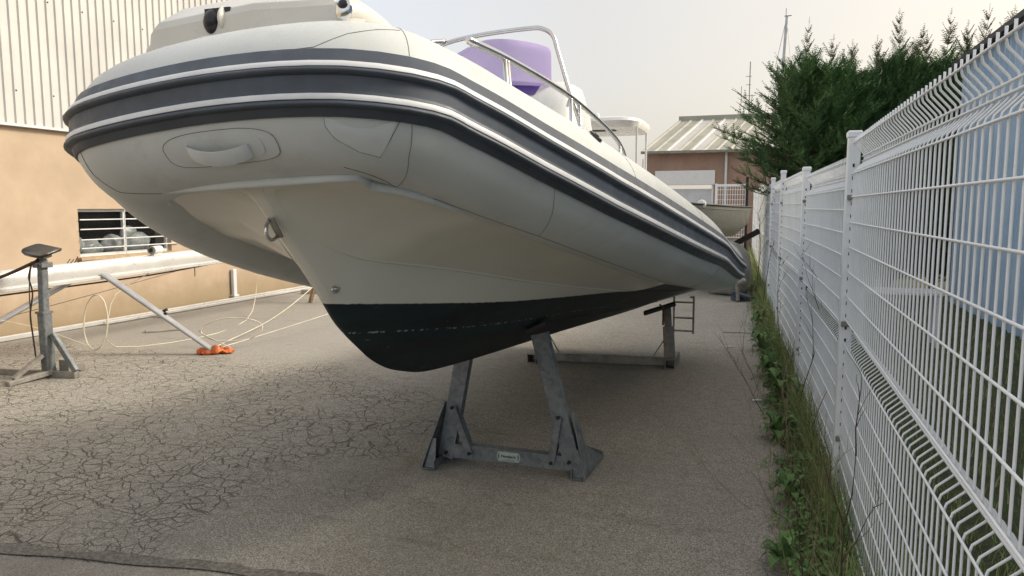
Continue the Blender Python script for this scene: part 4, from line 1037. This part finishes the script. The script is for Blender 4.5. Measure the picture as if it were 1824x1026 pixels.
# ================================================================== CYPRESS HEDGE
def cypress(x, y, H, R, seed, leaders, label, low=.3):
    rnd = random.Random(seed); t = thing('cypress_tree', (x, y, 0), label, 'tree', 'cypress trees behind the fence')
    tr = MB(); lf = MB(); tip = MB()
    tr.tube([(x, y, 0), (x + .02, y, H * .35), (x, y + .02, H * .75), (x, y, H * .93)], [.07, .055, .03, .008], 8)
    def spray(mb, q, d, L, fl):
        """flat fern-like frond made of many small slivers"""
        d = V(d).normalized(); s = d.cross(V((rnd.uniform(-.3, .3), rnd.uniform(-.3, .3), 1))).normalized(); n = max(4, int(L / .034))
        for k in range(n):
            t_ = k / n; c = q + d * L * t_ + V((0, 0, .10 * L * t_ * t_)); ll = L * .42 * (1 - t_ * .75) * rnd.uniform(.7, 1.2)
            for sg in (-1, 1):
                e_ = (d * .75 + s * sg * .8 + V((0, 0, rnd.uniform(-.25, .3)))).normalized(); wv = e_.cross(V((rnd.random(), rnd.random(), 1))).normalized() * fl
                mb.add([c - wv, c + wv, c + e_ * ll * .6 + wv * .8, c + e_ * ll, c + e_ * ll * .6 - wv * .8], [(0, 1, 2, 3, 4)])
        wv = s * fl * .8; mb.add([q - wv, q + wv, q + d * L * 1.05], [(0, 1, 2)])
    def limb(p, d, L, lead=False):
        P = [V(p)]; q = V(p); dd = V(d).normalized(); n = 6
        for k in range(n):
            dd = (dd + V((rnd.uniform(-.10, .10), rnd.uniform(-.10, .10), .055 if not lead else .25))).normalized(); q = q + dd * L / n; P.append(V(q))
            if k >= 1:
                for _ in range(5):
                    az = rnd.uniform(0, 6.28); sd2 = (dd * .9 + V((cos(az), sin(az), rnd.uniform(-.2, .7))) * .75).normalized(); qq = P[-2].lerp(P[-1], rnd.random())
                    spray(lf, qq, sd2, rnd.uniform(.16, .30) * (1.1 - .3 * k / n), .0085)
        tr.tube(P, [.011 * (1 - .8 * k / n) for k in range(n + 1)], 4, False)
        spray(lf, P[-1], dd, .22, .006)
        return P[-1], dd
    N = int(230 * (H - low) / 3.6)
    for k in range(N):
        z = low + (H * .88 - low) * ((k + rnd.random()) / N) ** .9; f = (z - low) / (H - low)
        prof_ = R * (1 - f) ** .62 * (1 if f > .12 else .75 + f * 2) * rnd.uniform(.40, 1.05); az = k * 2.399 + rnd.uniform(-.4, .4)
        limb((x, y, z - .12 * prof_), (cos(az), sin(az), .10 + .55 * f), max(.25, prof_))
    if seed == 500:
        for z, d_, L_ in ((2.55, (-1, -.25, .16), 1.75), (2.9, (-.9, .1, .30), 1.55), (2.35, (-1, .2, .05), 1.55), (3.2, (-.8, -.2, .55), 1.25), (2.2, (-.9, -.6, .1), 1.4)): [limb((x, y, z + rnd.uniform(-.25, .2)), (d_[0], d_[1] + rnd.uniform(-.35, .35), d_[2]), L_ * rnd.uniform(.7, 1.05)) for _ in range(4)]
    for (dx, dy, zt) in leaders:
        b = V((x + dx * .6, y + dy * .6, H * .58)); e_ = V((x + dx, y + dy, zt)); n = 14; wv_ = rnd.uniform(.02, .05); ph = rnd.uniform(0, 6); P = [b.lerp(e_, k / n) + V((wv_ * sin(k * .5 + ph) * k / n, wv_ * cos(k * .7), 0)) for k in range(n + 1)]
        tr.tube(P, [.014 * (1 - .9 * k / n) for k in range(n + 1)], 5)
        for k, q in enumerate(P):
            f = k / n
            if f > .97: continue
            LL = .66 * (1 - f) ** .8 + .09
            for j in range(11 if f < .7 else 5):
                az = rnd.uniform(0, 6.28); mb = lf if f < .72 else tip
                spray(mb, q, (cos(az), sin(az), .75 + 1.1 * f), LL * rnd.uniform(.55, 1.25), .0065)
        spray(tip, P[-1], (.03, 0, 1), .12, .004)
    tr.build('trunk', M['bark'], t); lf.build('crown', M['cyp'], t); tip.build('tips', M['cyptip'], t)
# leftmost tree has long branches reaching over the fence
CY = [(.75, 14.6, 4.4, 2.1, [(-.12, 0, 4.85), (.30, .1, 4.55), (-.5, 0, 4.2), (.6, 0, 4.35)], 'leftmost cypress, its long branches reaching over the fence towards the roof'),
      (1.45, 15.0, 4.3, 1.5, [(-.05, 0, 4.5), (.35, 0, 4.4), (-.4, .1, 4.1)], 'second cypress from the left, standing slightly lower than its neighbours'),
      (2.2, 15.3, 4.6, 1.5, [(0, 0, 5.05), (.38, 0, 4.75), (-.35, 0, 4.6), (.2, -.2, 4.5)], 'third cypress from the left with a tall thin top'),
      (2.95, 15.4, 4.5, 1.5, [(.02, 0, 5.0), (.36, .1, 4.8), (-.3, 0, 4.65)], 'fourth cypress from the left with pale feathery leaders'),
      (3.65, 15.5, 4.6, 1.4, [(-.05, 0, 5.05), (.32, 0, 5.0), (-.35, 0, 4.7)], 'fifth cypress from the left, partly above the shed roof'),
      (4.40, 15.6, 4.5, 1.3, [(.10, 0, 5.15), (-.3, 0, 4.85), (.4, 0, 4.7)], 'rightmost cypress, its tip showing above the dark shed roof')]
for k, (x_, y_, H_, R_, ld, lb) in enumerate(CY): cypress(x_, y_, H_, R_, 500 + k, ld, lb, 1.75 if k == 0 else .3)

# ================================================================== BLUE SHED (right)
bs = thing('blue_shed', (5.0, 8, 0), 'tall blue corrugated metal shed with dark roof edge behind the mesh fence', 'building')
m = MB(); rows = [[], []]; y = -3.  # near end out of view, lengthened to keep the sun off yard and fence
BX = 3.05
while y < 14.2:
    for dy, dx in ((0, 0), (.10, 0), (.13, .05), (.19, .05), (.22, 0)):
        for r_, z in zip(rows, (0, 3.92)): r_.append((BX - dx, y + dy, z))
    y += .25
m.grid(rows); m.add([(BX, 14.2, 0), (BX + 5, 14.2, 0), (BX + 5, 14.2, 3.9), (BX, 14.2, 3.9)], [(0, 1, 2, 3)]); m.add([(BX + 5, -3, 0), (BX + 5, 14.2, 0), (BX + 5, 14.2, 3.9), (BX + 5, -3, 3.9)], [(0, 1, 2, 3)])
m.add([(BX, -3, 0), (BX + 5, -3, 0), (BX + 5, -3, 3.9), (BX, -3, 3.9)], [(0, 1, 2, 3)])
m.build('corrugated_wall', M['blue'], bs)
m = MB(); m.prism([(BX - .18, -3.2, 3.90), (BX - .18, -3.2, 3.98), (BX + 2.6, -3.2, 4.5), (BX + 5.2, -3.2, 3.98), (BX + 5.2, -3.2, 3.9), (BX + 2.6, -3.2, 4.4)], (0, 17.6, 0)); m.build('roof', M['roofd'], bs)
m = MB(); m.box((1.5, 9.6, .62), (.9, .45, .04), bev=.006)
bt = thing('white_table', (1.5, 9.6, 0), 'pale table standing on the lawn seen through the near fence panel', 'table')
m.build('table_top', M['gelwhite'], bt)
for sx in (-1, 1):
    for sy in (-1, 1):
        m = MB(); m.box((1.5 + sx * .4, 9.6 + sy * .18, .3), (.04, .04, .60)); m.build('leg', M['gelwhite'], bt)

# ================================================================== BACKGROUND
hb = thing('brown_workshop', (-1.5, 33, 0), 'pinkish brown rendered workshop with green grey sheet roof and white shutter door', 'building')
BYY = 30.; X0, X1, ZE = -4.62, 4.0, 3.80
m = MB(); dx0, dx1, dz = -4.13, -1.93, 3.02
m.add([(X0, BYY, -.02), (dx0, BYY, -.02), (dx0, BYY, ZE), (X0, BYY, ZE)], [(0, 1, 2, 3)]); m.add([(dx1, BYY, -.02), (X1, BYY, -.02), (X1, BYY, ZE), (dx1, BYY, ZE)], [(0, 1, 2, 3)])
m.add([(dx0, BYY, dz), (dx1, BYY, dz), (dx1, BYY, ZE), (dx0, BYY, ZE)], [(0, 1, 2, 3)])
m.add([(X0, BYY, -.02), (X0, BYY + 7, -.02), (X0, BYY + 7, ZE), (X0, BYY, ZE)], [(0, 1, 2, 3)])
for x_ in (dx0, dx1): m.add([(x_, BYY, 0), (x_, BYY + .2, 0), (x_, BYY + .2, dz), (x_, BYY, dz)], [(0, 1, 2, 3)])
m.build('rendered_wall', M['pinkwall'], hb)
def ribroof(xa, xb, mat, nm):
    m = MB(); a_ = []; b = []; x_ = xa; ridge = 5.35; ky = 3.5
    while x_ < xb - .01:
        for q, dz_ in ((0, .0), (.05, .05), (.10, .05), (.15, .0), (.45, .0)):
            xx = min(xb, x_ + q); a_.append((xx, BYY - .28, ZE - .02 + dz_)); b.append((xx + 1.02 * 1, BYY + ky, ridge + dz_))
        x_ += .47
    m.grid([a_, b]); return m.build(nm, mat, hb)
segs = [(-4.72, -3.78, 'roofg'), (-3.78, -3.31, 'rooflt'), (-3.31, -2.84, 'roofg'), (-2.84, -2.37, 'rooflt'), (-2.37, 4.2, 'roofg')]
for k, (a_, b, mm) in enumerate(segs): ribroof(a_, b, M[mm], 'roof_sheet')
m = MB(); m.beam((X0 + .92, BYY + 3.5, 5.42), (5.2, BYY + 3.5, 5.42), .06, .22); m.build('ridge_cap', M['roofg'], hb)
m = MB(); m.box(((X0 + X1) / 2, BYY - .33, ZE - .07), (X1 - X0 + .2, .12, .10)); m.build('gutter', M['galvalt'], hb)
m = MB(); rows = [[], []]
k = 0
while k < 40:
    z = .0 + k * .058
    if z > 2.42: break
    for dz_, dy in ((0, 0), (.045, 0), (.05, .012)):
        for r_, x_ in zip(rows, (dx0, dx1)): r_.append((x_, BYY + .10 + dy, z + dz_))
    k += 1
m.grid(rows); m.build('shutter_door', M['whitepaint'], hb)
m = MB(); m.box(((dx0 + dx1) / 2, BYY + .02, 2.74), (dx1 - dx0 + .1, .3, .56), bev=.01); m.build('shutter_box', M['gelwhite'], hb)
for x_ in (dx0 + .03, dx1 - .03):
    m = MB(); m.box((x_, BYY + .05, 1.25), (.08, .1, 2.5)); m.build('door_guide', M['gelwhite'], hb)
m = MB(); m.tube([(-1.48, BYY - .08, 0), (-1.48, BYY - .08, 3.7)], .05, 8); m.build('downpipe', M['whitepaint'], hb)
# distant bare twig on the wall: gate of white mesh in front
gt = thing('mesh_gate', (-1.0, 26.6, 0), 'white mesh gate closing the yard in front of the brown workshop', 'gate')
m = MB()
for x_ in (-1.62, -.62): m.box((x_, 26.6, 1.2), (.07, .07, 2.4))
m.box((-1.12, 26.6, 2.34), (.93, .06, .08)); m.build('gate_frame', M['wire'], gt)
m = MB()
for k in range(12): m.box((-1.56 + .082 * k, 26.6, 1.2), (.016, .016, 2.2))
for k in range(13): m.box((-1.12, 26.585, .15 + k * .17), (.93, .012, .016))
m.build('gate_mesh', M['wire'], gt)
m = MB(); m.box((-.60, 26.45, 1.3), (.09, .06, 2.6)); tag(recenter(m.build('dark_post', M['bolt']), (-.6, 26.45, 0)), 'dark steel post beside the mesh gate', 'post')
m = MB(); m.box((-1.25, 25.9, .28), (.9, .5, .56), bev=.02); m.box((-1.25, 25.9, .575), (.98, .56, .03)); tag(recenter(m.build('concrete_block', M['debris']), (-1.25, 25.9, 0)), 'low grey block standing before the mesh gate', 'block')
# aerial on the workshop
m = MB(); ax, ay = -.80, 33.6; m.tube([(ax, ay, 5.3), (ax, ay, 7.7)], .022, 6)
for z, w_ in ((7.1, .12), (6.75, .10), (6.3, .30)): m.box((ax - .05, ay, z), (w_ * 2, .02, .02))
m.tube([(ax - .33, ay, 5.95), (ax - .33, ay, 6.7)], .014, 6)
tag(recenter(m.build('radio_aerial', M['galvalt']), (ax, ay, 5.3)), 'thin radio aerial standing behind the sheet roof', 'aerial')
# far sailing boat mast over the hedge
sb = thing('far_mast', (.9, 36, 0), 'tall grey yacht mast rising behind the cypress trees, leaning slightly', 'mast')
m = MB(); m.tube([(.30, 36, 0), (.44, 36, 5), (.62, 36, 10.0)], [.10, .085, .06], 8); m.build('spar', M['alud'], sb)
m = MB(); m.tube([(.62, 36, 9.9), (1.6, 36, 2)], .012, 4); m.tube([(.60, 36, 9.9), (-.9, 36, 2)], .012, 4); m.build('stay', M['alud'], sb)
m = MB(); m.box((.66, 36, 10.02), (.30, .03, .03)); m.tube([(.58, 36, 10), (.58, 36, 10.35)], .012, 4); m.build('masthead_fitting', M['bolt'], sb)
for k, (x_, y_, h_, lb) in enumerate(((-3.45, 22, 3.0, 'thin far mast just right of the hardtop boat'), (-3.62, 24, 2.7, 'shorter thin far mast beside the hardtop boat'))):
    m = MB(); m.tube([(x_, y_, 0), (x_ + .02, y_, h_)], [.035, .02], 6); tag(recenter(m.build('far_mast', M['alud']), (x_, y_, 0)), lb, 'mast', 'thin distant masts')
# hardtop boat behind the RIB
tb = thing('hardtop_boat', (-3.3, 16.2, 0), 'white motor boat of which the hardtop roof shows above the tube of the inflatable', 'boat')
m = MB(); rows = []
for y, w_, zk, zt in ((13.6, .05, 1.1, 1.75), (14.2, .6, .8, 1.7), (15.2, .95, .6, 1.6), (17, 1.1, .5, 1.5), (19, 1.1, .5, 1.45)):
    rows.append([V((-3.3 + u * w_, y, z)) for u, z in ((-1, zt), (-.9, (zt + zk) / 2), (-.5, zk + .15), (0, zk), (.5, zk + .15), (.9, (zt + zk) / 2), (1, zt))])
m.grid(rows); m.grid([[V((p.x, p.y, p.z)) for p in (r[0], r[-1])] for r in rows]); m.add(rows[-1], [tuple(range(7))]); m.build('hull', M['gelwhite'], tb, 50)
m = MB(); c = V((-3.12, 15.6, 3.29)); rows = []
for k, (s_, z) in enumerate(((.70, -.14), (.93, -.12), (1.0, -.01), (.97, .05), (.7, .10), (.02, .13))):
    rows.append([c + V((s_ * .74 * (abs(cos(t)) ** .4) * (1 if cos(t) > 0 else -1), s_ * 1.1 * (abs(sin(t)) ** .5) * (1 if sin(t) > 0 else -1), z)) for t in [2 * pi * j / 32 for j in range(32)]])
m.grid(rows, True, 0, True); m.add(rows[0], [tuple(range(32))]); rf = m.build('hardtop', M['gelwhite'], tb, 50)
m = MB(); m.tube([c + V((-.30, 0, .12)), c + V((-.30, 0, .20))], .05, 8); m.ball(c + V((-.3, 0, .22)), .06, 8, 6); m.build('deck_lamp', M['gelwhite'], rf)
m = MB(); m.box(c + V((-.2, -.5, -.13)), (.8, .25, .05)); m.build('roof_locker', M['bolt'], tb)
for dx, dy in ((-.55, -.8), (.66, -.7), (-.55, .8), (.62, .8)):
    m = MB(); m.tube([c + V((dx, dy, -.09)), c + V((dx, dy, -1.9))], .022, 8); m.build('roof_post', M['whitepaint'], tb)
m = MB(); m.box((-3.3, 15.9, 1.9), (.9, .8, .9), bev=.06); m.build('console', M['gelwhite'], tb)
for yy in (14.8, 18.2):
    t = thing('boat_cradle', (-3.3, yy, 0), 'hidden timber cradle under the hardtop boat, %s end' % ('bow' if yy < 16 else 'stern'), 'cradle', 'cradles under the boats behind')
    m = MB(); m.box((-3.3, yy, .06), (1.6, .15, .12)); m.build('base', M['timber'], t); m = MB()
    for sx in (-1, 1): m.beam((-3.3 + sx * .7, yy, .1), (-3.3 + sx * .35, yy, .80), .1, .1)
    m.build('strut', M['timber'], t)
# small grey boat bow
gb = thing('grey_dinghy', (-1.3, 15.5, 0), 'small open boat with grey hull, its bow showing past the inflatable near the gate', 'boat')
def dinghy(cx_, cy_, z0, L, W_, H_, mat, inner, parent, ang=0.):
    rows = []; R_ = Matrix.Rotation(ang, 3, 'Z')
    for k in range(11):
        t = k / 10; wd = W_ * (1 - (1 - min(1, t * 1.7)) ** 2.2) ; sh = .12 * (1 - t) ** 2; kz = z0 + H_ * .75 * (1 - min(1, t * 2.6)) ** 2
        rows.append([V((cx_, cy_, 0)) + R_ @ V((u * wd, (t - .5) * L, z)) for u, z in ((-1, z0 + H_ + sh), (-.92, z0 + H_ * .5 + sh), (-.55, kz + .08), (0, kz), (.55, kz + .08), (.92, z0 + H_ * .5 + sh), (1, z0 + H_ + sh))])
    m = MB(); m.grid(rows); m.add(rows[-1], [tuple(range(7))]); h_ = m.build('hull', mat, parent, 50)
    m = MB(); m.grid([[r[0] + V((0, 0, -.08)), (r[0] + r[-1]) / 2 + V((0, 0, -.10)), r[-1] + V((0, 0, -.08))] for r in rows]); m.build('inner_deck', inner, parent)
    m = MB(); m.tube([r[0] for r in rows[::-1]] + [r[-1] for r in rows], .022, 6); m.build('gunwale', M['bolt'], parent)
dinghy(-1.60, 16.2, .86, 4.2, .82, .74, M['greyhull'], M['gelwhite'], gb, radians(-14))
m = MB(); m.box((-1.55, 15.6, 1.62), (.6, .5, .12), bev=.03); m.ball((-1.2, 15.3, 1.66), .09, 10, 7); m.build('thwart', M['gelwhite'], gb)
for yy in (15.2, 17.2):
    t = thing('boat_cradle', (-1.6, yy, 0), 'timber cradle under the small grey boat, %s end' % ('bow' if yy < 16 else 'stern'), 'cradle', 'cradles under the boats behind')
    m = MB(); m.box((-1.6, yy, .06), (1.2, .15, .12)); m.build('base', M['timber'], t); m = MB()
    for sx in (-1, 1): m.beam((-1.6 + sx * .5, yy, .1), (-1.6 + sx * .25, yy, 1.1), .1, .1)
    m.build('strut', M['timber'], t)
# covered dinghy and clutter at the end of the lane
m = MB(); m.ball((-.62, 14.6, .35), 1, 30, 16, (.42, .95, .62))
m.v = [(p[0] + .07 * mnoise.noise(V(p) * 3), p[1], max(.01, p[2] + .10 * mnoise.noise(V(p) * 3.5 + V((3, 0, 0))))) for p in m.v]
tag(recenter(m.build('covered_dinghy', M['tarp'], None, True), (-.62, 14.6, 0)), 'dinghy under a crumpled grey tarpaulin at the end of the lane', 'dinghy')
m = MB(); m.beam((-.75, 15.3, .75), (-.10, 14.6, 1.15), .04, .10); tag(recenter(m.build('dark_plank', M['bolt']), (-.4, 15, .8)), 'dark plank leaning over the covered dinghy', 'plank')
m = MB(); m.box((-.36, 13.1, .12), (.26, .2, .05), Matrix.Rotation(.3, 3, 'Y'), bev=.01); m.box((-.32, 13.2, .045), (.32, .22, .08), Matrix.Rotation(.5, 3, 'Z'), bev=.01)
tag(recenter(m.build('blue_crate', M['blueplas']), (-.36, 13.1, 0)), 'flattened dark blue plastic crate by the end of the fence verge', 'crate')
m = MB(); m.tube([(-.46, 13.0, .35), (-.36, 12.9, .33), (-.30, 12.9, .37)], .045, 10); m.tube([(-.40, 12.95, .33), (-.38, 12.95, .03)], .03, 8); m.ball((-.30, 12.9, .37), .05, 10, 6)
tag(recenter(m.build('metal_fitting', M['galvalt']), (-.38, 12.95, 0)), 'grey metal fitting standing just behind the stern of the inflatable', 'fitting')
# low far hedge line closing the horizon to the left of the workshop
